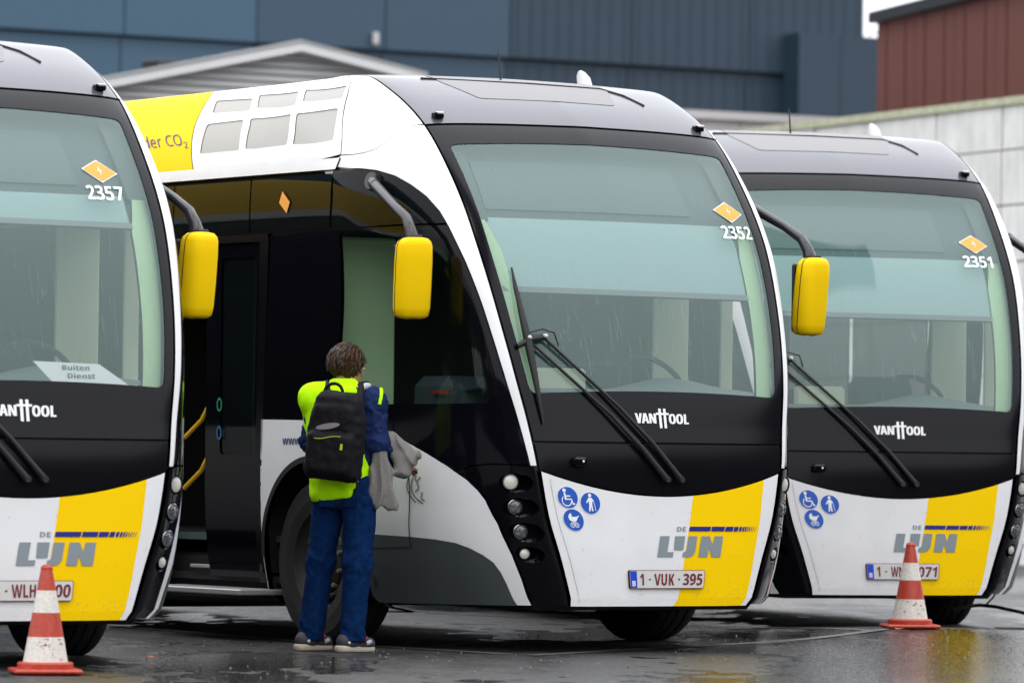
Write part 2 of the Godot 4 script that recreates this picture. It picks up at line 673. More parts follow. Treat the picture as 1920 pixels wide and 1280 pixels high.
func glass_outline(grow := 0.0) -> PackedVector2Array:
	var p := PackedVector2Array()
	for k in 13:
		var t := -1.0 + k / 6.0
		p.append(Vector2(t * (.80 + grow), 1.487 - .025 * t * t - grow))
	for k in 13:
		var t := 1.0 - k / 6.0
		p.append(Vector2(t * (.79 + grow), 3.045 - .025 * t * t + grow))
	return rounded(p, .045, 3)

func make_bus() -> Node3D:
	var b := Node3D.new()
	# --- nose
	var p := V2([-.855, .265, .11, .265, .131, .37, .152, .51, .18, .72])
	p.append_array(front_line(.201, -.855, -.004))
	var bumper := panel(b, "front_panel", p, M.white, 0.0, .05, .05)
	p = V2([.11, .265, .80, .265, .79, .46, .762, .66, .743, .85])
	p.append_array(front_line(.738, .201, -.004, 12))
	p.append_array(V2([.18, .72, .152, .51, .131, .37]))
	panel(bumper, "yellow_panel", p, M.yellow, 0.0, .05, .05)
	p = V2([.80, .265, .855, .265])
	p.append_array(front_line(.855, .738, -.004, 6))
	p.append_array(V2([.743, .85, .762, .66, .79, .46]))
	panel(bumper, "white_edge", p, M.white, 0.0, .05, .05)
	for k in LETTERS:
		panel(bumper, "letter", V2(LETTERS[k]), M.slate_print, .004, 0.0, .06)
	text_on(bumper, "lettering", "DE", Vector2(.118, .7035), .062, .026, M.slate_print, .004, .9)
	for k in BARS.size() / 2:
		var a: float = BARS[2 * k]
		var c: float = BARS[2 * k + 1]
		panel(bumper, "bar", V2([a - .002, .692, c - .002, .692, c + .002, .718, a + .002, .718]), M.navy_print, .004, 0.0, .06)
	stickers(bumper)
	panel(bumper, "pressed_crease", ribbon(V2([-.80, .985, -.795, .80, -.79, .60, -.785, .40, -.782, .30]), .012), M.white, .003, .003, .06)
	var grime := SurfaceTool.new()
	grime.begin(Mesh.PRIMITIVE_TRIANGLES)
	rng.seed = 19
	for k in 110:
		var c := Vector2(rng.randf_range(-.83, .83), .285 + absf(rng.randfn(0.0, .07)))
		if k > 90:
			c = Vector2(rng.randf_range(-.83, .83), rng.randf_range(.4, .85))
		var r := rng.randf_range(.0015, .0042)
		var tilt := rng.randf() * TAU
		var ps := []
		var ns := []
		for i in 3:
			var q := c + Vector2(cos(tilt + i * 2.1), sin(tilt + i * 2.1) * 1.3) * r * rng.randf_range(.6, 1.3)
			ps.append(at(q.x, q.y, .003))
			ns.append(normal_at(q.x, q.y))
		tri(grime, ps, ns)
	put(bumper, "road_grime", grime.commit(), M.grime).set_meta("kind", "stuff")
	# --- black mask below the screen, and the frame round it
	p = front_line(-.862, .862, .006)
	p.append_array(V2([.862, 1.183, -.862, 1.183]))
	var mask := panel(b, "lower_mask", p, M.black_panel, 0.0, .03, .06)
	put(mask, "camera_housing", box(Vector3.ZERO, Vector3(.085, .05, .05), .012), M.black_gloss, at(-.604, 1.081, .02))
	put(mask, "camera_lens", lathe(V2([0, .006, .006, .004, .008, 0]), 12, "z"), M.chrome, at(-.590, 1.078, .047))
	var ring := glass_outline()
	p = V2([-.862, 1.197, .862, 1.197, .862, 3.19, -.862, 3.19])
	var frame := panel(b, "windscreen_frame", p, M.black, 0.0, .03, .06, [ring])
	logo(frame)
	panel(b, "windscreen", glass_outline(.004), M.windscreen, -.004, 0.0, .07)
	var rain := rivulets()
	var wet := put(b.get_node("windscreen"), "rain_rivulets", rain, M.water)
	wet.set_meta("kind", "stuff")
	panel(b, "nose_seal", V2([-.87, 1.15, .87, 1.15, .87, 1.23, -.87, 1.23]), M.rubber, -.02, 0.0, .08)
	panel(b, "roof_seal", V2([-.90, 3.15, .90, 3.15, .90, 3.26, -.90, 3.26]), M.rubber, -.02, 0.0, .08)
	# --- roof cap
	var cap := panel(b, "roof_cap", V2([-.862, 3.212, .862, 3.212, .862, 5.08, -.862, 5.08]), M.roof, 0.0, .03, .07)
	panel(cap, "roof_grille", rounded(V2([-.44, 3.515, .36, 3.505, .47, 3.80, .50, 4.2, -.50, 4.2, -.53, 3.78]), .03), M.grille, .002, .002, .06)
	put(cap, "grille_edge", tube_mesh([at(-.60, 3.86, .004), at(0, 3.84, .004), at(.44, 3.82, .004), at(.52, 3.70, .004), at(.56, 3.54, .004)], .006, 6), M.rubber)
	var fin := SurfaceTool.new()
	fin.begin(Mesh.PRIMITIVE_TRIANGLES)
	tube(fin, [Vector3(0, -.05, 0), Vector3(-.01, .03, -.01), Vector3(-.025, .065, -.02), Vector3(-.03, .085, -.025)], [.05, .042, .028, .010], 12)
	put(b, "roof_antenna", fin.commit(), M.white, at(.50, 4.25, 0.0))
	put(b, "aerial", tube_mesh([at(-.10, 4.0), at(-.10, 4.0) + Vector3(0, .17, -.03)], [.007, .004], 6), M.rubber)
	for s in [-1.0, 1.0]:
		var lamp := put(b, "marker_lamp", box(Vector3.ZERO, Vector3(.062, .035, .05), .006), M.black_gloss, at(s * .755, 3.275, .012))
		put(lamp, "lens", box(Vector3(.006, .014, .012), Vector3(.045, .014, .034), .004), M.lens_white)
		side_of(b, s)
		corner_of(b, s)
		mirror_of(b, s)
		wheel_of(b, s)
	wipers(b)
	cabin(b)
	# --- back of the body
	put(b, "roof", box(Vector3(0, 3.25, -7.6), Vector3(1.8, .10, 8.4), .04), M.white)
	put(b, "rear_wall", box(Vector3(0, 1.8, -11.9), Vector3(2.45, 3.0, .1), .02), M.white)
	put(b, "underbody", box(Vector3(0, .35, -7.1), Vector3(2.2, .30, 9.2), .03), M.under)
	put(b, "added_low_block", box(Vector3(0, .27, -8.2), Vector3(2.1, .30, 6.6), .03), M.under)  # low block added to stop light passing under the bus
	put(b, "front_subframe", box(Vector3(0, .34, -1.3), Vector3(1.5, .20, 2.2), .03), M.under)
	put(b, "axle", tube_mesh([Vector3(-1, .48, -1.85), Vector3(1, .48, -1.85)], .09, 10), M.under)
	return b

func stickers(b: Node) -> void:
	var spots := [Vector2(-.705, .879), Vector2(-.55, .848), Vector2(-.69, .752)]
	for k in 3:
		var c: Vector2 = spots[k]
		var pu := at(c.x + .01, c.y).distance_to(at(c.x - .01, c.y)) / .02
		var rim := panel(b, "pictogram", ellipse(c, .066 / pu, .064), M.white_print, .0025, 0.0, .05)
		panel(rim, "disc", ellipse(c, .063 / pu, .061), M.blue, .0035, 0.0, .05)
		var f := func(a: Array) -> PackedVector2Array:
			var q := PackedVector2Array()
			for i in range(0, a.size(), 2):
				q.append(c + Vector2(a[i] / pu, a[i + 1]))
			return q
		var shapes := []
		if k == 0:
			shapes.append(ellipse(c + Vector2(-.018 / pu, .041), .011 / pu, .011, 14))
			shapes.append(f.call([-.023, .028, -.013, .028, -.012, .012, .016, .012, .016, .005, -.011, .005, -.010, -.006, .022, -.006, .031, -.034, .040, -.032, .040, -.041, .026, -.042, .016, -.013, -.021, -.013]))
			var w := PackedVector2Array()
			for i in 17:
				var t := deg_to_rad(130 + i * 14)
				w.append(c + Vector2((-.010 + cos(t) * .029) / pu, -.019 + sin(t) * .029))
			shapes.append(ribbon(w, .006))
		elif k == 1:
			shapes.append(ellipse(c + Vector2(-.001 / pu, .044), .0105 / pu, .011, 14))
			shapes.append(f.call([-.010, .031, .009, .031, .022, .012, .020, .004, .012, .012, .010, -.010, .013, -.046, .004, -.046, .0, -.016, -.006, -.046, -.016, -.046, -.010, -.008, -.011, .012, -.024, -.002, -.029, .003]))
			shapes.append(ribbon(f.call([.022, .004, .030, -.044]), .004))
		else:
			shapes.append(f.call([-.030, .010, -.029, .024, -.020, .035, -.010, .040, -.008, .018, .022, .018, .036, .026, .038, .022, .026, .011, .018, -.004, .004, -.010, -.014, -.008, -.026, .0]))
			for x in [-.014, .014]:
				var w := PackedVector2Array()
				for i in 15:
					w.append(c + Vector2((x + cos(i * TAU / 14) * .012) / pu, -.029 + sin(i * TAU / 14) * .012))
				shapes.append(ribbon(w, .004))
				shapes.append(ellipse(c + Vector2(x / pu, -.029), .004 / pu, .004, 8))
			shapes.append(ribbon(f.call([-.012, -.022, .014, -.008]), .003))
			shapes.append(ribbon(f.call([.012, -.022, -.014, -.008]), .003))
		for q in shapes:
			panel(rim, "figure", q, M.white_print, .0045, 0.0, .05)

func logo(b: Node) -> void:
	var t := Vector2(.003, 1.333)
	var pu := 1.02
	for k in 2:
		text_on(b, "lettering", "VAN", t + Vector2(-.113 + .005 * k, 0), .135, .058, M.white_print, .004 + .0008 * k, 1.3)
		text_on(b, "lettering", "OOL", t + Vector2(.110 + .005 * k, -.002), .133, .058, M.white_print, .004 + .0008 * k, 1.3)
	for x in [-.022, .010]:
		panel(b, "letter", V2([t.x + x, t.y - .055, t.x + x + .017, t.y - .055, t.x + x + .017, t.y + .056, t.x + x, t.y + .056]), M.white_print, .004, 0.0)
	panel(b, "letter", V2([t.x - .040, t.y + .020, t.x + .046, t.y + .020, t.x + .046, t.y + .032, t.x - .040, t.y + .032]), M.white_print, .005, 0.0)

func corner_of(b: Node, s: float) -> void:
	# lamp panel, its four lamps, the white pillar strip
	var p := sided(s, [.885, .27, 1.085, .27, 1.08, .42, 1.08, .55, 1.09, .73, 1.14, .86, 1.18, .918, 1.25, .966, 1.32, 1.0, 1.25, 1.045, 1.1, 1.06, .98, 1.057, .885, 1.043])
	var holes := []
	var spots := [Vector2(1.018, .962), Vector2(1.012, .822), Vector2(1.015, .682), Vector2(1.035, .558)]
	var size := [.050, .043, .043, .035]
	for k in 4:
		var c: Vector2 = spots[k]
		holes.append(ellipse(Vector2(s * (c.x - .028), c.y - .002), .078 if k < 3 else .066, .055 if k < 3 else .045, 22))
	var lp := panel(b, "lamp_panel", p, M.black_gloss, 0.0, .03, .04, holes)
	for k in 4:
		var c: Vector2 = spots[k]
		var e: PackedVector2Array = holes[k]
		# a bowl behind the opening
		var st := SurfaceTool.new()
		st.begin(Mesh.PRIMITIVE_TRIANGLES)
		var cc := Vector2(s * (c.x - .028), c.y)
		for i in e.size():
			var a := e[i]
			var d := e[(i + 1) % e.size()]
			var a2 := cc.lerp(a, .72)
			var d2 := cc.lerp(d, .72)
			var w := [at(a.x, a.y, -.002), at(d.x, d.y, -.002), at(d2.x, d2.y, -.055), at(a2.x, a2.y, -.055)]
			w.append(at(cc.x, cc.y, -.06))
			for f in [[0, 1, 2], [0, 2, 3], [3, 2, 4]]:
				var ps := []
				var ns := []
				for q in f:
					ps.append(w[q])
					ns.append((at(cc.x, cc.y, .05) - w[q]).normalized())
				tri(st, ps, ns)
		var bowl := put(lp, "lamp_bowl", st.commit(), M.black_gloss)
		var n := normal_at(s * c.x, c.y).lerp(Vector3(0, 0, 1), .55).normalized()
		var o := Node3D.new()
		o.name = "lamp"
		bowl.get_parent().add_child(o, true)
		o.position = at(s * c.x, c.y, -.018)
		o.basis = Basis.looking_at(-n)
		var r: float = size[k]
		put(o, "bezel", lathe(V2([r * .86, .0, r * .92, .012, r, .010, r * 1.06, -.012, r * .9, -.05]), 28, "z"), M.black_gloss if k in [0, 3] else M.reflector)
		if k in [0, 3]:
			put(o, "lens", lathe(V2([0, .016, r * .4, .013, r * .75, .007, r * .9, -.004]), 28, "z"), M.lens_white)
		else:
			put(o, "reflector", lathe(V2([0, -.045, r * .3, -.042, r * .6, -.03, r * .88, 0]), 28, "z"), M.reflector)
			put(o, "bulb_shield", box(Vector3(0, 0, -.018), Vector3(r * 1.1, r * .34, .02), .004), M.black)
			put(o, "lens", lathe(V2([0, .016, r * .4, .013, r * .75, .007, r * .9, -.002]), 28, "z"), M.lens_glass)
	var pillar := PackedVector2Array()
	pillar.append_array(sided(s, [.880, 1.058, .880, 3.20, .92, 3.212, .98, 3.224, 1.10, 3.213, 1.25, 3.182, 1.35, 3.152, 1.47, 3.152, 1.62, 3.172, 1.755, 3.205, 1.87, 3.095, 1.75, 3.05, 1.62, 3.012, 1.46, 2.95, 1.31, 2.86, 1.21, 2.76, 1.12, 2.65, 1.06, 2.53, 1.033, 2.41, 1.0, 2.2, .975, 1.95, .945, 1.54, .913, 1.058]))
	panel(b, "pillar_strip", pillar, M.white, .002, .03, .045)
	panel(b, "pillar_seal", sided(s, [.84, 1.03, .91, 1.03, .91, 3.2, .91, 4.6, .83, 4.6, .84, 3.2]), M.rubber, -.022, 0.0, .06)
	panel(b, "lamp_seal", sided(s, [.84, .29, 1.14, .29, 1.14, .6, 1.2, .86, 1.36, 1.0, 1.3, 1.08, .84, 1.08]), M.rubber, -.07, 0.0, .06)

func arch_hole(side: float, r: float) -> PackedVector2Array:
	var a := []
	for k in 33:
		var t := PI * k / 32.0
		a.append_array([-1.85 - cos(t) * r, .50 + sin(t) * r])
	a.append_array([-1.85 + r, .1, -1.85 - r, .1])
	var q := PackedVector2Array()
	for i in range(0, a.size(), 2):
		var w := uv_at(side, a[i], maxf(a[i + 1], .28))
		if a[i + 1] < .28:
			w.y = .15
		q.append(w)
	return q

func side_of(b: Node, s: float) -> void:
	var hole := arch_hole(s, .58)
	# lower white panel with the grey sweep
	var p := sided(s, [1.11, .268, 1.095, .42, 1.095, .55, 1.105, .73, 1.155, .86, 1.195, .912, 1.265, .972, 1.40, 1.046, 1.56, 1.118, 1.72, 1.185, 1.95, 1.262, 2.2, 1.30])
	var e := uv_at(s, -2.44, 1.31)
	p.append(e)
	p.append(uv_at(s, -2.44, .68))
	p.append(uv_at(s, -2.44, .30))
	p.append(Vector2(e.x, .268))
	var low := panel(b, "lower_side_panel", p, M.white, 0.0, .03, .06, [hole])
	p = sided(s, [1.19, .266, 1.187, .32, 1.187, .39, 1.193, .455, 1.213, .51, 1.26, .552, 1.33, .59, 1.41, .615, 1.55, .632, 1.73, .643, 1.99, .65, 2.3, .65, 2.3, .266])
	panel(low, "grey_skirt", p, M.grey, .003, .0025, .05, [hole])
	panel(low, "arch_lip", ribbon(hole.slice(0, 33), .035), M.rubber, .006, .02, .06)
	# black side mask with the cab window in it
	var win := rounded(sided(s, [2.16, 2.425, 2.45, 1.42, 1.94, 1.398, 1.54, 1.40, 1.075, 1.405, 1.085, 1.60, 1.105, 1.87, 1.10, 2.11, 1.105, 2.26, 1.16, 2.425]), .05, 3)
	p = sided(s, [.925, 1.07, .98, 1.065, 1.1, 1.068, 1.25, 1.053, 1.33, 1.02, 1.40, 1.056, 1.56, 1.128, 1.72, 1.195, 1.95, 1.272, 2.2, 1.312])
	p.append(uv_at(s, -2.44, 1.32))
	p.append(uv_at(s, -2.40, 1.9))
	p.append(uv_at(s, -2.36, 2.40))
	p.append_array(sided(s, [2.29, 2.445, 1.44, 2.435, 1.045, 2.43, 1.012, 2.2, .987, 1.95, .957, 1.54]))
	panel(b, "side_mask", p, M.black_gloss, -.002, .02, .06, [win])
	panel(b, "cab_window", win, M.side_glass, -.006, 0.0, .08)
	# upper dark panes
	p = sided(s, [1.05, 2.445, 1.44, 2.45, 2.28, 2.46])
	var tops := sided(s, [1.965, 3.075, 1.87, 3.083, 1.75, 3.038, 1.62, 3.0, 1.46, 2.938, 1.31, 2.848, 1.21, 2.748, 1.12, 2.638, 1.065, 2.52])
	p.append_array(tops)
	panel(b, "upper_side_pane", p, M.dark_glass, -.004, .01, .06)
	var z0 := -1.66
	var edges := [-1.66, -2.62, -3.58, -4.9, -6.2, -7.5, -8.8, -10.1, -11.8]
	for k in edges.size() - 1:
		var za: float = edges[k] - .008
		var zb: float = edges[k + 1] + .008
		panel(b, "upper_side_pane", zy(s, [za, 2.425, za, 2.745, zb, 2.745, zb, 2.425]), M.dark_glass, -.004, .01, .12)
	panel(b, "pane_backing", zy(s, [-1.2, 2.40, -1.45, 2.72, -1.7, 2.77, -11.8, 2.77, -11.8, 2.40]), M.under, -.05, 0.0, .2)
	# white rail, the cap behind the pillar, the vent panel and the yellow panel
	panel(b, "cant_rail", zy(s, [-1.62, 2.765, -11.8, 2.765, -11.8, 2.83, -1.60, 2.83]), M.white, .012, .03, .1)
	p = sided(s, [.880, 3.216, .98, 3.229, 1.10, 3.218, 1.25, 3.187, 1.35, 3.158, 1.47, 3.160, 1.62, 3.182, 1.749, 3.222, 1.453, 3.553, 1.17, 3.86, 1.05, 4.025, .96, 4.295, .885, 4.46])
	panel(b, "roof_shoulder", p, M.white, 0.0, .03, .05)
	panel(b, "joint_filler", sided(s, [.90, 3.19, 1.25, 3.15, 1.47, 3.12, 1.60, 3.05, 1.80, 3.02, 2.1, 3.05, 2.1, 3.20, 1.80, 3.21, 1.73, 3.25, 1.45, 3.60, 1.15, 3.92, 1.10, 3.85, 1.40, 3.50, 1.62, 3.25, 1.47, 3.20, 1.25, 3.23, .90, 3.25]), M.plate, -.010, 0.0, .06)
	p = sided(s, [1.755, 3.228, 2.4, 3.255, 3.0, 3.28, 3.915, 3.285, 3.66, 4.03, 3.53, 4.37, 3.45, 4.95, .89, 4.95, .89, 4.48, .965, 4.30, 1.055, 4.03, 1.175, 3.868, 1.458, 3.558])
	var vents := [[-3.444, 4.274, -2.967, 4.250, -2.998, 4.104, -3.467, 4.117], [-2.791, 4.288, -1.758, 4.228, -1.860, 4.025, -2.802, 4.117], [-1.616, 4.223, -1.103, 4.023, -1.249, 3.833, -1.714, 4.027], [-3.519, 3.991, -3.059, 4.000, -3.226, 3.568, -3.715, 3.564], [-2.958, 4.002, -1.998, 3.918, -2.445, 3.538, -3.145, 3.576], [-1.895, 3.895, -1.358, 3.739, -1.707, 3.420, -2.330, 3.526]]
	var vh := []
	for q in vents:
		var w := V2(q)
		if s > 0:
			for i in w.size():
				w[i].x = -w[i].x
		vh.append(rounded(w, .035, 3))
	var up := panel(b, "upper_panel", p, M.white, 0.0, .007, .06, vh)
	for q in vh:
		panel(up, "vent_mesh", q, M.vent, -.005, 0.0, .08)
	p = sided(s, [3.925, 3.285, 12.0, 3.285, 12.0, 4.95, 3.46, 4.95, 3.54, 4.37, 3.67, 4.03])
	var yel := panel(b, "yellow_panel", p, M.yellow, 0.0, .03, .1)
	panel(b, "gutter_seal", sided(s, [1.75, 3.19, 3.0, 3.22, 12.0, 3.22, 12.0, 3.34, 3.0, 3.34, 1.75, 3.27]), M.rubber, -.018, 0.0, .1)
	if s < 0:
		text_on(yel, "lettering", "der CO", Vector2(-4.13, 3.80), .50, .13, M.navy_text, .004, 0.0)
		text_on(yel, "lettering", "2", Vector2(-3.845, 3.71), .045, .07, M.navy_text, .004, 0.0)
	# behind: doorway or window band, then the long lower panel
	if s < 0:
		doors(b)
	else:
		panel(b, "side_window", zy(s, [-2.46, 1.33, -3.72, 1.33, -3.72, 2.39, -2.42, 2.39]), M.dark_glass, -.004, .01, .12)
		panel(b, "lower_side_panel", zy(s, [-2.46, .30, -3.72, .30, -3.72, 1.31, -2.46, 1.31]), M.white, 0.0, .03, .12)
	for k in 6:
		var za := -3.80 - k * 1.33
		panel(b, "side_window", zy(s, [za, 1.33, za - 1.31, 1.33, za - 1.31, 2.39, za, 2.39]), M.dark_glass, -.004, .01, .2)
	panel(b, "lower_side_panel", zy(s, [-3.78, .30, -11.8, .30, -11.8, 1.31, -3.78, 1.31]), M.white, 0.0, .03, .2)
	panel(b, "diamond_sign", V2([s * 2.87, 2.655, s * 2.775, 2.785, s * 2.85, 2.925, s * 2.945, 2.79]), M.orange, .004, 0.0)
	if s < 0:
		text_on(low, "lettering", "www.de", Vector2(-2.90, 1.188), .33, .05, M.navy_text, .004, .8)
		var lines := [[[-1.66, 1.0, -1.69, .93, -1.665, .87, -1.60, .835], [-1.70, .99, -1.725, .93, -1.70, .88, -1.655, .84], [-1.61, .985, -1.645, .955, -1.62, .925, -1.655, .90], [-1.64, .995, -1.655, .97, -1.63, .955], [-1.60, .90, -1.615, .86, -1.585, .85]]]
		for l in lines[0]:
			var q := smooth_line(V2(l))
			panel(low, "emblem_stroke", ribbon(q, .009), M.emblem, .004, 0.0)
		panel(low, "flap_joint", ribbon(V2([-1.70, 1.0, -1.695, .90, -1.705, .80, -1.735, .64, -1.742, .582]), .008), M.rubber, .0062, 0.0)
		panel(low, "flap_joint", ribbon(V2([-1.742, .582, -2.10, .57]), .008), M.rubber, .0062, 0.0)

func smooth_line(p: PackedVector2Array) -> PackedVector2Array:
	for t in 2:
		var q := PackedVector2Array([p[0]])
		for i in p.size() - 1:
			q.append(p[i].lerp(p[i + 1], .25))
			q.append(p[i].lerp(p[i + 1], .75))
		q.append(p[p.size() - 1])
		p = q
	return p

func doors(b: Node) -> void:
	var s := -1.0
	var post := panel(b, "door_post", zy(s, [-2.455, .34, -2.52, .34, -2.48, 2.39, -2.375, 2.39]), M.black_panel, .0, .05, .12)
	var leaf := panel(b, "front_door", zy(s, [-2.53, .36, -3.18, .36, -3.18, 2.36, -2.49, 2.36]), M.black_gloss, -.03, .03, .12, [rounded(zy(s, [-2.59, 1.1, -3.0, 1.1, -3.0, 2.28, -2.56, 2.28]), .04)])
	panel(leaf, "glass", zy(s, [-2.58, 1.09, -3.01, 1.09, -3.01, 2.29, -2.55, 2.29]), M.dark_glass, -.04, 0.0, .12)
	for k in 2:
		var c := uv_at(s, -3.0, 1.40 - .17 * k)
		panel(leaf, "button_ring", ribbon(ring_line(c, .026, .036), .014), M.ring_green if k == 0 else M.ring_blue, -.024, 0.0)
	# the other leaf stands open, folded into the bus: sill, rails and edge profile show
	put(b, "door_sill", box(Vector3(-1.30, .285, -2.98), Vector3(.30, .035, 1.25), .006), M.aluminium)
	put(b, "step_edge", box(Vector3(-1.16, .42, -3.2), Vector3(.04, .02, .55), .004), M.aluminium)
	put(b, "floor_plate", box(Vector3(-.4, .36, -3.1), Vector3(1.5, .04, 1.4), .0), M.under)
	for k in 2:
		var y := 1.02 + .31 * k
		put(b, "grab_rail", tube_mesh([Vector3(-1.18, y - .13, -3.56), Vector3(-1.16, y - .02, -3.38), Vector3(-1.14, y + .12, -3.28), Vector3(-1.13, y + .35, -3.26)], .014, 8), M.rail_yellow)
	put(b, "door_backing", box(Vector3(.2, 1.45, -5.2), Vector3(.02, 2.2, 5.6)), M.under)
	panel(b, "door_header", zy(s, [-2.42, 2.37, -3.74, 2.37, -3.74, 2.415, -2.40, 2.415]), M.black_panel, -.01, .03, .12)
	panel(b, "door_post", zy(s, [-3.72, .34, -3.79, .34, -3.79, 2.39, -3.72, 2.39]), M.black_panel, .0, .05, .12)

func ring_line(c: Vector2, a: float, bb: float) -> PackedVector2Array:
	var q := PackedVector2Array()
	for k in 25:
		q.append(c + Vector2(cos(TAU * k / 24) * a, sin(TAU * k / 24) * bb))
	return q

func mirror_of(b: Node, s: float) -> void:
	var root := Node3D.new()
	root.name = "mirror"
	b.add_child(root, true)
	# housing: a stack of rounded outlines, narrower and leaning at the foot
	var c := Vector3(s * 1.372, 2.09, -.535)
	if s > 0:
		c.y -= .016
	else:
		c.y += .016
	var st := SurfaceTool.new()
	st.begin(Mesh.PRIMITIVE_TRIANGLES)
	var prof := [[-.232, .30, .25], [-.226, .70, .70], [-.212, .90, .86], [-.17, .98, .95], [-.05, 1.0, 1.0], [.10, 1.0, .97], [.18, .97, .90], [.205, .88, .80], [.222, .68, .60], [.229, .3, .25]]
	var rings := []
	for q in prof:
		var ring := []
		for k in 32:
			var t := TAU * k / 32
			var x: float = signf(cos(t)) * pow(absf(cos(t)), .45) * .108 * q[1]
			var z: float = signf(sin(t)) * pow(absf(sin(t)), .6) * .075 * q[2]
			if z > 0:
				x *= 1.0 - .22 * (z / .075)
			ring.append(Vector3(x, q[0], z + .02 * q[0] / .2))
		rings.append(ring)
	for i in rings.size() - 1:
		for k in 32:
			var k2 := (k + 1) % 32
			st.set_smooth_group(0)
			for q in [rings[i][k], rings[i + 1][k], rings[i + 1][k2], rings[i][k], rings[i + 1][k2], rings[i][k2]]:
				st.add_vertex(q)
	for e in [0, rings.size() - 1]:
		for k in range(1, 31):
			var w := [rings[e][0], rings[e][k], rings[e][k + 1]]
			if e > 0:
				w = [w[0], w[2], w[1]]
			for q in w:
				st.set_smooth_group(0)
				st.add_vertex(q)
	st.index()
	st.generate_normals()
	var house := put(root, "housing", st.commit(), M.yellow_matt, c)
	house.rotation.y = s * .22
	put(house, "mirror_glass", box(Vector3(0, -.01, -.078), Vector3(.17, .36, .012), .005), M.chrome)
	put(house, "glass_rim", box(Vector3(0, -.01, -.066), Vector3(.20, .40, .02), .009), M.rubber)
	var joint := []
	for k in prof.size():
		joint.append(Vector3(prof[k][1] * .1085, prof[k][0], .1 * prof[k][0]))
	for k in prof.size():
		var q: Array = prof[prof.size() - 1 - k]
		joint.append(Vector3(-q[1] * .1085, q[0], .1 * q[0]))
	put(house, "shell_joint", tube_mesh(joint, .0028, 5), M.rubber)
	put(house, "hinge_block", box(Vector3(0, .232, .015), Vector3(.075, .02, .06), .006), M.rubber)
	put(house, "drain_slot", box(Vector3(0, -.228, .0), Vector3(.05, .008, .03), .002), M.rubber)
	# arm from the side up front of the roof rail
	var foot := at(s * 1.55, 2.85, .0)
	var mid := Vector3(s * 1.365, 2.43 + c.y - 2.09, -.63)
	var pts := [foot, foot.lerp(mid, .12) + Vector3(s * .03, .015, 0), foot.lerp(mid, .75) + Vector3(s * .02, .01, .0), mid, Vector3(c.x, 2.36 + c.y - 2.09, -.575), Vector3(c.x, 2.30 + c.y - 2.09, -.55)]
	put(root, "arm", tube_mesh(pts, [.036, .032, .027, .030, .034, .045], 12), M.arm)
	put(root, "arm_foot", tube_mesh([foot - normal_at(s * 1.55, 2.85) * .02, foot + normal_at(s * 1.55, 2.85) * .03], [.062, .05], 14), M.arm)
	put(root, "arm_joint", tube_mesh([foot.lerp(mid, .17) + Vector3(s * .028, .014, 0), foot.lerp(mid, .185) + Vector3(s * .028, .014, 0)], .0335, 12), M.rubber)

func wheel_of(b: Node, s: float) -> void:
	var w := Node3D.new()
	w.name = "wheel"
	b.add_child(w, true)
	w.position = Vector3(s * 1.08, .482, -1.85)
	put(w, "tyre", lathe(V2([.29, -.13, .36, -.145, .44, -.145, .472, -.125, .482, -.095, .482, -.075, .472, -.072, .472, -.062, .482, -.059, .482, -.016, .472, -.013, .472, -.003, .482, 0, .482, .05, .472, .053, .472, .063, .482, .066, .482, .095, .472, .125, .44, .145, .36, .145, .29, .13]), 40, "x"), M.tyre)
	put(w, "rim", lathe(V2([.292, .13, .285, .10, .24, .05, .20, .02, .17, .075, .12, .10, .10, .12, 0, .125]), 36, "x", s), M.steel_rim)
	put(w, "rim_ring", lathe(V2([.205, .045, .212, .06, .20, .072, .190, .06]), 36, "x", s), M.rim_ring)
	for k in 10:
		var t := TAU * k / 10
		put(w, "wheel_bolt", lathe(V2([0, .03, .012, .028, .016, 0]), 6, "x", s), M.rim_ring, Vector3(s * .065, cos(t) * .17, sin(t) * .17))
	put(b, "arch_liner", box(Vector3(s * .80, .75, -1.85), Vector3(.04, .6, 1.2)), M.under)
	put(b, "arch_roof", box(Vector3(s * 1.02, 1.10, -1.85), Vector3(.44, .03, 1.24)), M.under)
	put(b, "arch_back", box(Vector3(s * 1.02, .75, -2.48), Vector3(.44, .7, .03)), M.under)
	put(b, "arch_front", box(Vector3(s * 1.0, .70, -1.22), Vector3(.42, .7, .03)), M.under)

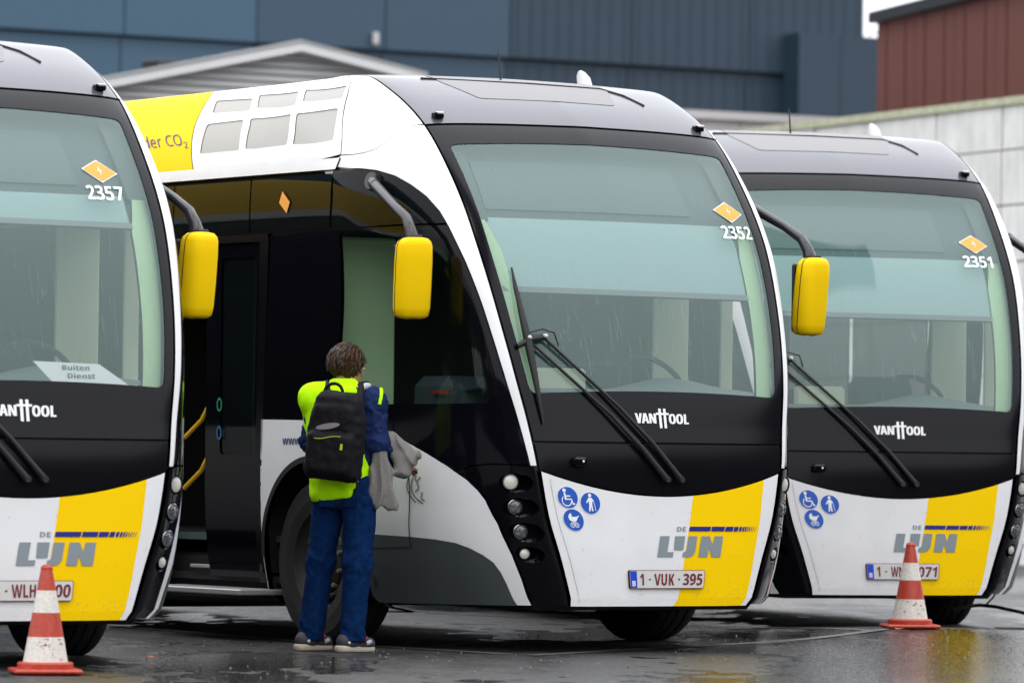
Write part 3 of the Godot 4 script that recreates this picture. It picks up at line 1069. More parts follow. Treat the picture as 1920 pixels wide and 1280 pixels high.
func wipers(b: Node) -> void:
	var w := Node3D.new()
	w.name = "wiper"
	b.add_child(w, true)
	var o := .022
	put(w, "arm", tube_mesh([at(-.649, 1.771, o), at(-.285, 1.385, o + .008), at(-.10, 1.19, o + .008), at(.085, .99, .03)], [.009, .010, .013, .017], 8), M.rubber)
	put(w, "arm", tube_mesh([at(-.715, 1.729, o), at(-.345, 1.34, o + .008), at(-.18, 1.165, o + .008), at(-.018, .99, .03)], [.009, .010, .015, .019], 8), M.rubber)
	put(w, "blade", tube_mesh([at(-.712, 2.165, .012), at(-.722, 2.08, .018), at(-.735, 1.90, .026), at(-.745, 1.73, .030), at(-.76, 1.52, .024), at(-.772, 1.36, .018), at(-.778, 1.29, .012)], [.006, .011, .019, .026, .018, .011, .006], 8), M.rubber)
	put(w, "bracket", tube_mesh([at(-.81, 1.722, .02), at(-.735, 1.755, .03), at(-.645, 1.772, o + .005)], [.016, .022, .018], 8), M.rubber)
	put(w, "hose", tube_mesh([at(-.75, 1.785, .04), at(-.66, 1.81, .05), at(-.60, 1.79, .05), at(-.59, 1.72, .04)], .005, 6), M.rubber)
	for c in [Vector2(-.738, 1.762), Vector2(-.648, 1.772)]:
		put(w, "pivot_cap", lathe(V2([0, .012, .008, .010, .012, 0, .012, -.02]), 12, "z"), M.lens_white, at(c.x, c.y, .052))
	put(w, "spindle", tube_mesh([at(.09, .985, -.01), at(.09, .985, .045)], .018, 10), M.rubber)
	put(w, "spindle", tube_mesh([at(-.012, .985, -.01), at(-.012, .985, .045)], .018, 10), M.rubber)

func cabin(b: Node) -> void:
	# sun blind, display box, dashboard, wheel, seat, partition
	panel(b, "destination_display", V2([-.70, 2.60, .50, 2.60, .48, 2.97, -.68, 2.97]), M.display, -.085, .02, .08)
	panel(b, "display_box", V2([-.79, 2.49, .72, 2.49, .74, 3.14, -.79, 3.14]), M.display_box, -.095, .03, .08)
	for s in [-1.0, 1.0]:
		panel(b, "pillar_trim", sided(s, [.705, 1.46, .82, 1.46, .82, 2.50, .74, 2.50, .70, 2.30]), M.trim_green, -.06, .02, .08)
		panel(b, "pillar_trim", sided(s, [.72, 2.50, .82, 2.50, .82, 3.06, .70, 3.06]), M.interior, -.06, .02, .08)
	var st := SurfaceTool.new()
	st.begin(Mesh.PRIMITIVE_TRIANGLES)
	var g := []
	for j in 9:
		var row := []
		for i in 17:
			var x := -.86 + 1.72 * i / 16.0
			var z := -.13 - .075 * j - .12 * absf(x)
			var y := 1.475 + .025 * sin(PI * j / 8.0)
			if x > -.1:
				y += .085 * exp(-pow((x - .42) / .33, 2.0)) * smoothstep(.1, .8, j / 8.0)
			row.append(Vector3(x, y, z))
		g.append(row)
	var last := []
	for q in g[8]:
		last.append(q + Vector3(0, -.5, -.02))
	g.append(last)
	for j in 9:
		for i in 16:
			for q in [g[j][i], g[j + 1][i + 1], g[j][i + 1], g[j][i], g[j + 1][i], g[j + 1][i + 1]]:
				st.add_vertex(q)
	st.index()
	st.generate_normals()
	put(b, "dashboard", st.commit(), M.dash)
	var sw := Node3D.new()
	sw.name = "steering_wheel"
	b.add_child(sw, true)
	sw.position = Vector3(.45, 1.50, -.84)
	sw.rotation = Vector3(-.55, 0, 0)
	var ring := []
	for k in 33:
		ring.append(Vector3(cos(TAU * k / 32) * .235, sin(TAU * k / 32) * .235, 0))
	put(sw, "wheel_rim", tube_mesh(ring, .017, 10), M.rubber)
	put(sw, "hub", lathe(V2([0, .03, .06, .02, .075, -.03, .04, -.30]), 20, "z"), M.rubber)
	for k in 3:
		put(sw, "spoke", tube_mesh([Vector3.ZERO, Vector3(cos(PI / 6 + k * TAU / 3) * .23, -sin(PI / 6 + k * TAU / 3) * .23, 0)], .014, 8), M.rubber)
	var seat := Node3D.new()
	seat.name = "driver_seat"
	b.add_child(seat, true)
	put(seat, "backrest", box(Vector3(.48, 1.40, -1.46), Vector3(.46, .60, .12), .05), M.seat)
	put(seat, "cushion", box(Vector3(.48, 1.18, -1.18), Vector3(.48, .14, .5), .05), M.seat)
	put(b, "ticket_screen", box(Vector3(-.30, 1.52, -.68), Vector3(.36, .20, .05), .02), M.partition)
	put(b, "cab_pillar", box(Vector3(.98, 1.75, -1.45), Vector3(.26, 1.4, .02), .006), M.partition)
	put(b, "cab_pillar", box(Vector3(1.08, 1.75, -1.0), Vector3(.09, 1.4, .02), .006), M.partition)
	put(b, "cab_wall", box(Vector3(-.985, 1.62, -1.76), Vector3(.44, 1.52, .04), .015), M.trim_green)
	put(b, "counter", box(Vector3(-.55, 1.42, -1.32), Vector3(.5, .30, .40), .06), M.counter)
	put(b, "red_label", box(Vector3(-.82, 1.475, -1.14), Vector3(.015, .022, .20)), M.red_print)
	put(b, "floor", box(Vector3(0, .60, -6.5), Vector3(2.3, .04, 10.8)), M.interior)
	put(b, "ceiling", box(Vector3(0, 2.75, -6.9), Vector3(2.3, .04, 10.0)), M.interior)
	for z in [-3.9, -6.0, -8.5]:
		put(b, "grab_pole", tube_mesh([Vector3(-.5, .6, z), Vector3(-.5, 2.7, z)], .017, 8), M.pole_green)
		put(b, "passenger_seat", box(Vector3(.75, 1.15, z - .3), Vector3(.7, 1.0, .14), .05), M.seat)

func dress(b: Node3D, number: String, plate: Array, where: Vector2, sign_at: Vector2, low: float) -> void:   # what differs between the buses
	var scr: Node = b.get_node("windscreen")
	var blind := panel(b, "sun_blind", V2([-.755, low + .01, .70, low, .70, 2.525, -.765, 2.525]), M.blind, -.07, .004, .08)
	panel(blind, "blind_bar", V2([-.76, low - .014, .71, low - .024, .71, low + .008, -.76, low + .018]), M.blind_bar, -.06, .02, .08)
	text_on(scr, "fleet_number", number, where, .225, .092, M.white_print, .003, .9)
	var k := .9
	var d := panel(scr, "diamond_sign", V2([sign_at.x - .085, sign_at.y + .012, sign_at.x, sign_at.y + .075, sign_at.x + .085, sign_at.y - .012, sign_at.x, sign_at.y - .075]), M.white_print, .002, 0.0)
	panel(d, "face", rounded(V2([sign_at.x - .080, sign_at.y + .011, sign_at.x, sign_at.y + .069, sign_at.x + .080, sign_at.y - .011, sign_at.x, sign_at.y - .069]), .012), M.orange, .0035, 0.0)
	panel(d, "bolt", V2([sign_at.x + .003, sign_at.y + .035, sign_at.x - .010, sign_at.y - .002, sign_at.x + .003, sign_at.y - .002, sign_at.x - .001, sign_at.y - .035, sign_at.x + .012, sign_at.y + .006, sign_at.x + .001, sign_at.y + .006]), M.plate, .005, 0.0)
	# number plate
	var bump: Node = b.get_node("front_panel")
	var pl := panel(bump, "number_plate", rounded(V2([-.333, .368, .338, .368, .334, .472, -.329, .472]), .012), M.plate_red, .014, .012, .06)
	panel(pl, "plate_face", rounded(V2([-.327, .371, .332, .371, .328, .469, -.323, .469]), .010), M.plate, .0155, 0.0, .06)
	panel(pl, "country_band", V2([-.325, .373, -.268, .373, -.265, .467, -.321, .467]), M.plate_blue, .017, 0.0, .06)
	text_on(pl, "lettering", "B", Vector2(-.296, .397), .022, .03, M.white_print, .0185, .8)
	for q in plate:
		text_on(pl, "lettering", q[0], Vector2(q[1], .42), q[2], .066 if q[0] != "-" else .008, M.red_print, .0185, .7)

func rivulets() -> ArrayMesh:   # runs and beads of rain on the screen, too fine to pick apart
	var st := SurfaceTool.new()
	st.begin(Mesh.PRIMITIVE_TRIANGLES)
	rng.seed = 77
	for k in 150:
		var u := rng.randf_range(-.78, .78)
		var v := rng.randf_range(1.5, 2.15) if k % 4 != 0 else rng.randf_range(1.5, 3.0)
		var len := rng.randf_range(.015, .13) * (1.0 if rng.randf() < .8 else 2.0)
		var w := rng.randf_range(.0004, .0009)
		var n := maxi(2, int(len / .02))
		var pts := []
		var rad := []
		for i in n + 1:
			var t := float(i) / n
			u += rng.randf_range(-.0025, .0025)
			pts.append(at(u, minf(v + len * (1.0 - t), 3.02), .0005))
			rad.append(w * (.25 + .75 * sqrt(t)))
		tube(st, pts, rad, 5)
	return st.commit()

# ---------------------------------------------------------------- the yard and what stands behind it
func ground_y(x: float, z: float) -> float:
	var d := Vector2(x - 2.6, z + 33.9).length()
	return .052 * exp(-d * d / 1.3) + .006 * sin(x * 1.3 + z * .7) * sin(z * .45)

func make_ground() -> void:
	var st := SurfaceTool.new()
	st.begin(Mesh.PRIMITIVE_TRIANGLES)
	var xs := []
	var zs := []
	for k in 61:
		xs.append(-9.0 + 18.0 * k / 60.0)
	for x in [-400.0, -150.0, -60.0, -25.0]:
		xs.push_front(x)
	xs.sort()
	for x in [25.0, 60.0, 150.0, 400.0]:
		xs.append(x)
	for k in 81:
		zs.append(-44.0 + 24.0 * k / 80.0)
	for z in [-600.0, -200.0, -110.0, -70.0, -55.0, 10.0, 60.0]:
		zs.append(z)
	zs.sort()
	for j in zs.size():
		for i in xs.size():
			var x: float = xs[i]
			var z: float = zs[j]
			var n := Vector3(ground_y(x - .05, z) - ground_y(x + .05, z), .1, ground_y(x, z - .05) - ground_y(x, z + .05)).normalized()
			st.set_normal(n)
			st.set_uv(Vector2((x + 8.0) / 16.0, (-z - 24.0) / 16.0))
			st.add_vertex(Vector3(x, ground_y(x, z), z))
	var w := xs.size()
	for j in zs.size() - 1:
		for i in w - 1:
			for k in [j * w + i, j * w + i + 1, (j + 1) * w + i + 1, j * w + i, (j + 1) * w + i + 1, (j + 1) * w + i]:
				st.add_index(k)
	st.generate_tangents()
	var n1 := noise(.006, 5, 11)
	var n2 := noise(.05, 4, 12)
	var n3 := noise(.35, 2, 13)
	var size := 1024
	var rough := Image.create(size, size, false, Image.FORMAT_L8)
	var col := Image.create(size, size, false, Image.FORMAT_RGB8)
	for j in size:
		for i in size:
			var x := -8.0 + 16.0 * i / size
			var dep := 24.0 + 16.0 * j / size
			var a := n1.get_noise_2d(i * .8, j * .35)
			var b := n2.get_noise_2d(i, j * .5)
			var c := n3.get_noise_2d(i, j)
			# standing water: a shallow pool in front of the right-hand bays, thin films elsewhere
			var pool := smoothstep(.35, .75, minf((x - .7) / 1.8, .52) + a * 1.5 + b * .30 - maxf(0.0, (dep - 34.0) * .35))
			pool = maxf(pool, smoothstep(.06, .20, a + b * .35))
			var r := lerpf(.52 + b * .18 + c * .14, .08 + c * .05, pool)
			rough.set_pixel(i, j, Color(r, r, r))
			var g := .021 + .009 * b + .038 * maxf(c, -.45) + .005 * a
			g = maxf(lerpf(g, g * .6, pool), .006)
			col.set_pixel(i, j, Color(g * 1.03, g, g * .95).linear_to_srgb())
	var grain := NoiseTexture2D.new()
	grain.width = 2048
	grain.height = 2048
	grain.seamless = true
	grain.as_normal_map = true
	grain.bump_strength = 5.0
	grain.noise = noise(.16, 3, 31)
	var m := StandardMaterial3D.new()
	m.albedo_texture = ImageTexture.create_from_image(col)
	m.roughness_texture = ImageTexture.create_from_image(rough)
	m.roughness_texture_channel = BaseMaterial3D.TEXTURE_CHANNEL_RED
	m.roughness = 1.0
	m.normal_enabled = true
	m.normal_texture = grain
	m.normal_scale = .20
	m.metallic_specular = .5
	var g := put(self, "ground", st.commit(), m)
	g.set_meta("kind", "structure")
	g.set_meta("label", "wet dark asphalt yard with puddles mirroring the buses")

func stripe(a: Vector2, b: Vector2, width: float, label: String) -> void:
	var n := Vector2(-(b - a).y, (b - a).x).normalized() * width / 2
	var st := SurfaceTool.new()
	st.begin(Mesh.PRIMITIVE_TRIANGLES)
	for k in 40:
		var p := a.lerp(b, k / 40.0)
		var q := a.lerp(b, (k + 1) / 40.0)
		var c := []
		for w in [p + n, q + n, q - n, p - n]:
			c.append(Vector3(w.x, ground_y(w.x, w.y) + .004, w.y))
		quad(st, Vector3.ZERO, Basis.IDENTITY, c, Vector3.UP)
	var o := put(self, "bay_line", st.commit(), M.line_paint)
	o.set_meta("label", label)
	o.set_meta("category", "road marking")
	o.set_meta("kind", "structure")

func make_cone(at_: Vector3, label: String, seed_: int, turn: float) -> void:
	var o := thing("traffic_cone", label, "traffic cone", at_, turn, "traffic cones in front of the buses")
	var st := SurfaceTool.new()
	st.begin(Mesh.PRIMITIVE_TRIANGLES)
	box_to(st, Vector3(0, .016, 0), Vector3(.34, .022, .34), .008)
	put(o, "base_plate", st.commit(), M.cone_red)
	put(o, "base_collar", lathe(V2([.140, .026, .140, .052, .134, .060, .105, .062]), 36), M.cone_red)
	var r := func(y: float) -> float: return lerpf(.112, .028, (y - .06) / .47)
	var cuts := [.06, .185, .305, .415, .515]
	for k in 4:
		var y0: float = cuts[k]
		var y1: float = cuts[k + 1]
		var prof := V2([r.call(y0), y0, r.call(y1), y1])
		if k == 3:
			prof = V2([r.call(y0), y0, .030, .515, .030, .528, .024, .538, .012, .543, 0, .544])
		var band := put(o, "band", lathe(prof, 36), M.cone_white if k % 2 == 0 else M.cone_red)
		if k == 0:
			rng.seed = seed_
			for i in 16:     # scraped patches where the red plastic shows through the sleeve
				var t := -PI / 2 - turn + rng.randfn(0.2, .55)
				var y := clampf(rng.randfn(.145, .03), .075, .178)
				var w := rng.randf_range(.004, .013)
				var rr: float = r.call(y) + .0012
				var s2 := SurfaceTool.new()
				s2.begin(Mesh.PRIMITIVE_TRIANGLES)
				for e in 5:
					var t0 := t + (rng.randf() - .5) * w * 9.0
					var pts := []
					for q in 3:
						var tt := t0 + rng.randf_range(-1, 1) * w / rr
						var yy := y + rng.randf_range(-1, 1) * w * .6
						pts.append(Vector3(cos(tt) * (r.call(yy) + .0012), yy, -sin(tt) * (r.call(yy) + .0012)))
					var ns := []
					for q in pts:
						ns.append(Vector3(q.x, 0, q.z).normalized())
					tri(s2, pts, ns)
				put(band, "scrape", s2.commit(), M.scuff)

func on_plane(x: float, y: float, p0: Vector3, dir: Vector3) -> Vector3:   # a photo point on an upright plane through p0
	var n := dir.cross(Vector3.UP).normalized()
	var a := px(x, y, 1.0) - Vector3(0, EYE, 0)
	var t := (p0 - Vector3(0, EYE, 0)).dot(n) / a.dot(n)
	return Vector3(0, EYE, 0) + a * t

func make_background() -> void:
	var across := Vector3(cos(deg_to_rad(32)), 0, -sin(deg_to_rad(32)))
	var back := Vector3(sin(deg_to_rad(32)), 0, cos(deg_to_rad(32))) * -1.0
	# --- blue hall: upright cladding bays above and below a drip edge
	var hall := thing("blue_hall", "large blue metal-clad industrial hall rising behind the grey gabled shed", "building")
	var h0 := px(0, 50, 80)
	var seam := h0.y
	var e := on_plane(1622, 60, h0, across)
	var w0 := h0 - across * 58.0
	var span := (e - w0).dot(across)
	var n := 32
	for k in n:
		var a := w0 + across * (span * k / n + .012)
		var b := w0 + across * (span * (k + 1) / n - .012)
		for row in 2:
			var y0 := -.2 if row == 0 else seam
			var y1 := seam - .03 if row == 0 else 13.0
			var o := Vector3.ZERO if row == 1 else back * .12
			var m: Material = M.hall_blue if k < 27 else (M.hall_blue_dim if k < 29 else M.hall_blue_dark)  # bays darken rightward: the wall's light fade put into colour
			var bay := put(hall, "cladding_bay", slab([Vector3(a.x, y0, a.z) + o, Vector3(b.x, y0, b.z) + o, Vector3(b.x, y1, b.z) + o, Vector3(a.x, y1, a.z) + o], back * .1), m)
			for r in (9 if k > 28 else 0):      # pressed ribs
				var q := a.lerp(b, (r + .5) / 9.0) + o
				var rib := box(Vector3(q.x, (y0 + y1) / 2, q.z) - back * .008, Vector3(.02, y1 - y0 - .02, .006), .002, Basis(Vector3.UP, deg_to_rad(32)))
				put(bay, "rib", rib, m)
	put(hall, "frame", slab([w0 + back * .25 + Vector3(0, -w0.y - .2, 0), e + back * .25 + Vector3(0, -e.y - .2, 0), e + back * .25 + Vector3(0, 13.0 - e.y, 0), w0 + back * .25 + Vector3(0, 13.0 - w0.y, 0)], back * 12.0), M.hall_blue_dark)
	var wl := on_plane(700, 72, h0, across)
	put(hall, "wall_lamp", box(wl - back * .06, Vector3(.09, .20, .1), .02, Basis(Vector3.UP, deg_to_rad(32))), M.clad_grey)
	var annex := thing("blue_annex", "lower dark blue annex between the blue hall and the red shed", "building")
	var a0 := on_plane(1500, 60, e - back * .4, across)
	for k in 5:
		var a := a0 + across * (k * .85)
		var b := a0 + across * (k * .85 + .835)
		put(annex, "cladding_bay", slab([Vector3(a.x, -.2, a.z), Vector3(b.x, -.2, b.z), Vector3(b.x, a0.y, b.z), Vector3(a.x, a0.y, a.z)], back * 1.2), M.hall_blue_dark)
	var right_hall := thing("added_right_hall", "unseen dark hall added right of the yard to darken reflections", "building")  # out of view, added so the black fronts mirror something dark
	for k in 7:
		put(right_hall, "wall_panel", box(Vector3(24.0 + k * 1.2, 4.5, -42.0 + k * 8.0), Vector3(.4, 9.0, 8.02), .02, Basis(Vector3.UP, .149)), M.fascia_black)
	put(right_hall, "roof", box(Vector3(37.0, 9.1, -18.0), Vector3(20.0, .2, 58.0), 0.0, Basis(Vector3.UP, .149)), M.clad_grey)
	# --- unseen hall added behind the camera to darken what the black panels mirror
	var rear_hall := thing("added_rear_hall", "unseen dark hall added behind the camera to darken reflections", "building")
	for k in 8:
		put(rear_hall, "wall_panel", box(Vector3(-62.0 + k * 10.0, 5.0, 24.0), Vector3(9.96, 10.0, .4), .02), M.fascia_black)
	put(rear_hall, "roof", box(Vector3(-27.0, 10.1, 34.0), Vector3(80.0, .2, 20.0)), M.clad_grey)
	# --- grey gabled shed with level boards
	var shed := thing("gabled_shed", "light grey shed with a shallow gable of horizontal boards", "shed")
	var s0 := px(545, 100, 60)
	var apex := on_plane(545, 97, s0, across)
	var el := on_plane(150, 172, s0, across)
	var er := on_plane(760, 152, s0, across)
	var top := apex.y
	var pitch := .018
	var y := top - .02
	var idx := 0
	while y > 1.0:
		var y1 := y - .068
		var f := func(yy: float, right: bool) -> Vector3:
			var q := er if right else el
			var t := clampf((top - yy) / (top - q.y), 0.0, 1.25)
			var r := apex.lerp(q, t) if t < 1.0 else apex.lerp(q, 1.0)
			return Vector3(r.x, yy, r.z)
		var c := [f.call(y1, false), f.call(y1, true), f.call(y, true), f.call(y, false)]
		c[0] -= back * .035
		c[1] -= back * .035
		put(shed, "board", slab(c, back * .03), M.clad_grey)
		y -= .085
		idx += 1
		if idx > 60:
			break
	var up := Vector3(0, .13, 0)
	for q in [el, er]:
		var out: Vector3 = (q - apex).normalized() * .15
		put(shed, "barge_board", slab([apex - back * .25, q + out - back * .25, q + out - back * .25 + up, apex - back * .25 + up], back * .08), M.clad_pale)
		put(shed, "roof", slab([apex + up - back * .25, q + out + up - back * .25, q + out + up + Vector3(0, 0, -9), apex + up + Vector3(0, 0, -9)], Vector3(0, -.05, 0)), M.clad_grey)
	put(shed, "board_backing", slab([Vector3(el.x, 0, el.z) + back * .06, Vector3(er.x, 0, er.z) + back * .06, er + back * .06, apex + back * .06, el + back * .06], back * .05), M.clad_grey)
	put(shed, "back_wall", slab([Vector3(el.x, 0, el.z - 8.0), Vector3(er.x, 0, er.z - 8.0), er + Vector3(0, 0, -8), apex + Vector3(0, 0, -8), el + Vector3(0, 0, -8)], back * .1), M.clad_grey)
	var u0 := on_plane(310, 121, s0 + back * 3.0, across)
	put(shed, "roof_vent", box(u0, Vector3(.44, .10, .4), .01, Basis(Vector3.UP, deg_to_rad(32))), M.fascia_black)
	# --- pale low building with a bright eaves trim
	var low := thing("flat_roofed_building", "pale grey flat-roofed building with a bright roof edge beside the concrete wall", "building")
	var l0 := px(1290, 206, 72)
	var lr := on_plane(1760, 230, l0, across)
	var ll := on_plane(1000, 190, l0, across)
	for k in 10:
		var a := ll.lerp(lr, k / 10.0 + .0015)
		var b := ll.lerp(lr, (k + 1) / 10.0 - .0015)
		put(low, "wall_panel", slab([Vector3(a.x, -.1, a.z), Vector3(b.x, -.1, b.z), b + Vector3(0, -.10, 0), a + Vector3(0, -.10, 0)], back * .15), M.clad_grey)
	put(low, "eaves_trim", slab([ll - back * .06 + Vector3(0, -.11, 0), lr - back * .06 + Vector3(0, -.11, 0), lr - back * .06, ll - back * .06], back * .3), M.clad_pale)
	put(low, "roof", slab([ll + back * .24, lr + back * .24, lr + back * 4.0, ll + back * 4.0], Vector3(0, -.08, 0)), M.clad_pale)
	# --- red shed behind the retaining wall
	var red := thing("red_shed", "dark red metal-clad shed with a black roof edge above the concrete wall", "shed")
	var rc := px(1647, 40, 72)
	var rd := Vector3(.243, 0, .97).normalized()
	for k in 8:
		var a := rc + rd * (k * 1.62)
		var b := rc + rd * (k * 1.62 + 1.6)
		var inn := rd.cross(Vector3.UP) * -.1
		var pnl := put(red, "cladding_panel", slab([Vector3(a.x, -.1, a.z), Vector3(b.x, -.1, b.z), Vector3(b.x, rc.y, b.z), Vector3(a.x, rc.y, a.z)], inn), M.red_clad)
		for r in 2:
			var q := a.lerp(b, (r + .5) / 2.0)
			put(pnl, "rib", box(Vector3(q.x, rc.y / 2, q.z) - inn * .1, Vector3(.008, rc.y - .05, .04), .002, Basis(Vector3.UP, atan2(.243, .97))), M.red_clad)
	var inn2 := rd.cross(Vector3.UP).normalized() * -1.0
	put(red, "roof_edge", slab([rc - rd * .05 - inn2 * .12 + Vector3(0, -.02, 0), rc + rd * 13.0 - inn2 * .12 + Vector3(0, -.02, 0), rc + rd * 13.0 - inn2 * .12 + Vector3(0, .13, 0), rc - rd * .05 - inn2 * .12 + Vector3(0, .13, 0)], inn2 * .3), M.fascia_black)
	put(red, "roof", slab([rc + Vector3(0, .08, 0) + inn2 * .2, rc + rd * 13.0 + Vector3(0, .08, 0) + inn2 * .2, rc + rd * 13.0 + Vector3(0, .08, 0) + inn2 * 8.0, rc + Vector3(0, .08, 0) + inn2 * 8.0], Vector3(0, -.08, 0)), M.fascia_black)
	put(red, "gable_wall", slab([Vector3(rc.x, -.1, rc.z) + inn2 * .12, Vector3(rc.x, -.1, rc.z) + inn2 * 7.8, rc + inn2 * 7.8, rc + inn2 * .12], rd * .1), M.red_clad)
	put(red, "bracket", box(rc + Vector3(-.06, -.16, 0), Vector3(.12, .02, .03), 0.0, Basis(Vector3(0, 0, 1), .4)), M.fascia_black)
	# --- retaining wall of stacked concrete blocks
	var wall := thing("retaining_wall", "pale stained retaining wall of stacked concrete blocks with a mossy top", "wall")
	var p0 := px(1490, 244, 63.3)
	var p1 := px(1920, 194, 58.1)
	var t := Vector3(p1.x - p0.x, 0, p1.z - p0.z).normalized()
	var joint := on_plane(1880, 300, p0, t)
	var inn3 := t.cross(Vector3.UP).normalized()
	if inn3.z > 0:
		inn3 = -inn3
	var ht := (p0.y + p1.y) / 2
	var ys := [ht, 4.53, 3.92, 3.30, 2.68, 2.06, 1.44, .82, .20, -.3]
	rng.seed = 5
	for r in ys.size() - 1:
		for k in range(-6, 4):
			var g := .02
			var a := joint + t * (k * 1.55 + g)
			var b := joint + t * ((k + 1) * 1.55 - g)
			var o := inn3 * rng.randf_range(-.008, .008)
			var c := [Vector3(a.x, ys[r + 1] + g, a.z) + o, Vector3(b.x, ys[r + 1] + g, b.z) + o, Vector3(b.x, ys[r], b.z) + o, Vector3(a.x, ys[r], a.z) + o]
			put(wall, "block", slab(c, inn3 * .5), M.concrete)
	put(wall, "joint_core", slab([Vector3(joint.x, -.3, joint.z) - t * 9.2 + inn3 * .06, Vector3(joint.x, -.3, joint.z) + t * 6.1 + inn3 * .06, Vector3(joint.x, ht - .05, joint.z) + t * 6.1 + inn3 * .06, Vector3(joint.x, ht - .05, joint.z) - t * 9.2 + inn3 * .06], inn3 * .4), M.moss)
	put(wall, "coping", slab([Vector3(joint.x, ht + .004, joint.z) - t * 9.3 - inn3 * .03, Vector3(joint.x, ht + .004, joint.z) + t * 6.2 - inn3 * .03, Vector3(joint.x, ht + .09, joint.z) + t * 6.2 - inn3 * .03, Vector3(joint.x, ht + .09, joint.z) - t * 9.3 - inn3 * .03], inn3 * .6), M.moss)

func small_things() -> void:
	# loose grit on the asphalt
	var grit := SurfaceTool.new()
	grit.begin(Mesh.PRIMITIVE_TRIANGLES)
	rng.seed = 41
	for k in 700:
		var w := Vector3(rng.randf_range(-3.6, 4.2), 0, rng.randf_range(-35.0, -24.5))
		w.y = ground_y(w.x, w.z)
		var s := rng.randf_range(.002, .006)
		var ps := []
		for i in 3:
			var t := rng.randf() * 1.2 + i * 2.1
			ps.append(w + Vector3(cos(t) * s * 1.6, 0, sin(t) * s * 1.6))
		ps.append(w + Vector3(0, s * 1.3, 0))
		for q in [[0, 1, 3], [1, 2, 3], [2, 0, 3]]:
			var n: Vector3 = ((ps[q[0]] + ps[q[1]] + ps[q[2]]) / 3.0 - w).normalized()
			tri(grit, [ps[q[0]], ps[q[1]], ps[q[2]]], [n, n, n])
	var gr := put(self, "loose_grit", grit.commit(), M.grit)
	gr.set_meta("kind", "stuff")
	gr.set_meta("label", "loose grit scattered over the wet asphalt")
	gr.set_meta("category", "grit")
	# cable running from under the right-hand bus, a pipe end on the ground, two fallen leaves
	var c := thing("cable", "black cable trailing along the ground from under the bus numbered 2351", "cable", Vector3.ZERO)
	put(c, "cord", tube_mesh([px(1786, 1143, 35.6), px(1815, 1136, 35.7), px(1838, 1134, 35.8), px(1868, 1137, 35.6), px(1910, 1146, 35.2), px(1990, 1166, 34.6)], .012, 8), M.rubber)
	put(c, "branch", tube_mesh([px(1848, 1134, 35.7), px(1862, 1120, 35.7), px(1868, 1110, 35.8)], .007, 6), M.rubber)
	var p := on_ground(1864, 1184)
	var hose := put(self, "rubber_hose", tube_mesh([p + Vector3(0, .016, 0), p + Vector3(.3, .016, -.02), p + Vector3(1.2, .016, .0)], .016, 12), M.rubber)
	hose.set_meta("label", "short black hose lying on the wet asphalt beside the cone")
	hose.set_meta("category", "hose")
	for q in [[290, 1235, "orange fallen leaf on the asphalt beside the bus numbered 2357"], [1688, 1196, "brown fallen leaf on the asphalt in front of the bus numbered 2351"]]:
		var g := on_ground(q[0], q[1])
		var st := SurfaceTool.new()
		st.begin(Mesh.PRIMITIVE_TRIANGLES)
		var pts := []
		for k in 10:
			var a := TAU * k / 10
			var r := .035 if k % 2 == 0 else .024
			pts.append(Vector3(cos(a) * r * 1.3, .008 + .012 * absf(sin(a * 1.5)), sin(a) * r))
		for k in 10:
			tri(st, [Vector3(0, .016, 0), pts[k], pts[(k + 1) % 10]], [Vector3.UP, Vector3.UP, Vector3.UP])
		var o := put(self, "fallen_leaf", st.commit(), M.leaf, g + Vector3(0, ground_y(g.x, g.z), 0))
		o.set_meta("label", q[2])
		o.set_meta("category", "leaf")

# ---------------------------------------------------------------- the person
func cap(p: Vector3, a: Vector3, b: Vector3, ra: float, rb: float) -> float:
	var ab := b - a
	var t := clampf((p - a).dot(ab) / ab.length_squared(), 0.0, 1.0)
	return p.distance_to(a + ab * t) - lerpf(ra, rb, t)

func smin(a: float, b: float, k: float) -> float:
	var h := clampf(.5 + .5 * (b - a) / k, 0.0, 1.0)
	return lerpf(b, a, h) - k * h * (1.0 - h)

func ball(p: Vector3, c: Vector3, r: Vector3, bs := Basis.IDENTITY) -> float:
	var q := bs.transposed() * (p - c)
	var k := Vector3(q.x / r.x, q.y / r.y, q.z / r.z).length()
	return (k - 1.0) * minf(r.x, minf(r.y, r.z))

func rbox(p: Vector3, c: Vector3, h: Vector3, r: float, bs := Basis.IDENTITY) -> float:
	var q := (bs.transposed() * (p - c)).abs() - h + Vector3(r, r, r)
	return Vector3(maxf(q.x, 0), maxf(q.y, 0), maxf(q.z, 0)).length() + minf(maxf(q.x, maxf(q.y, q.z)), 0.0) - r

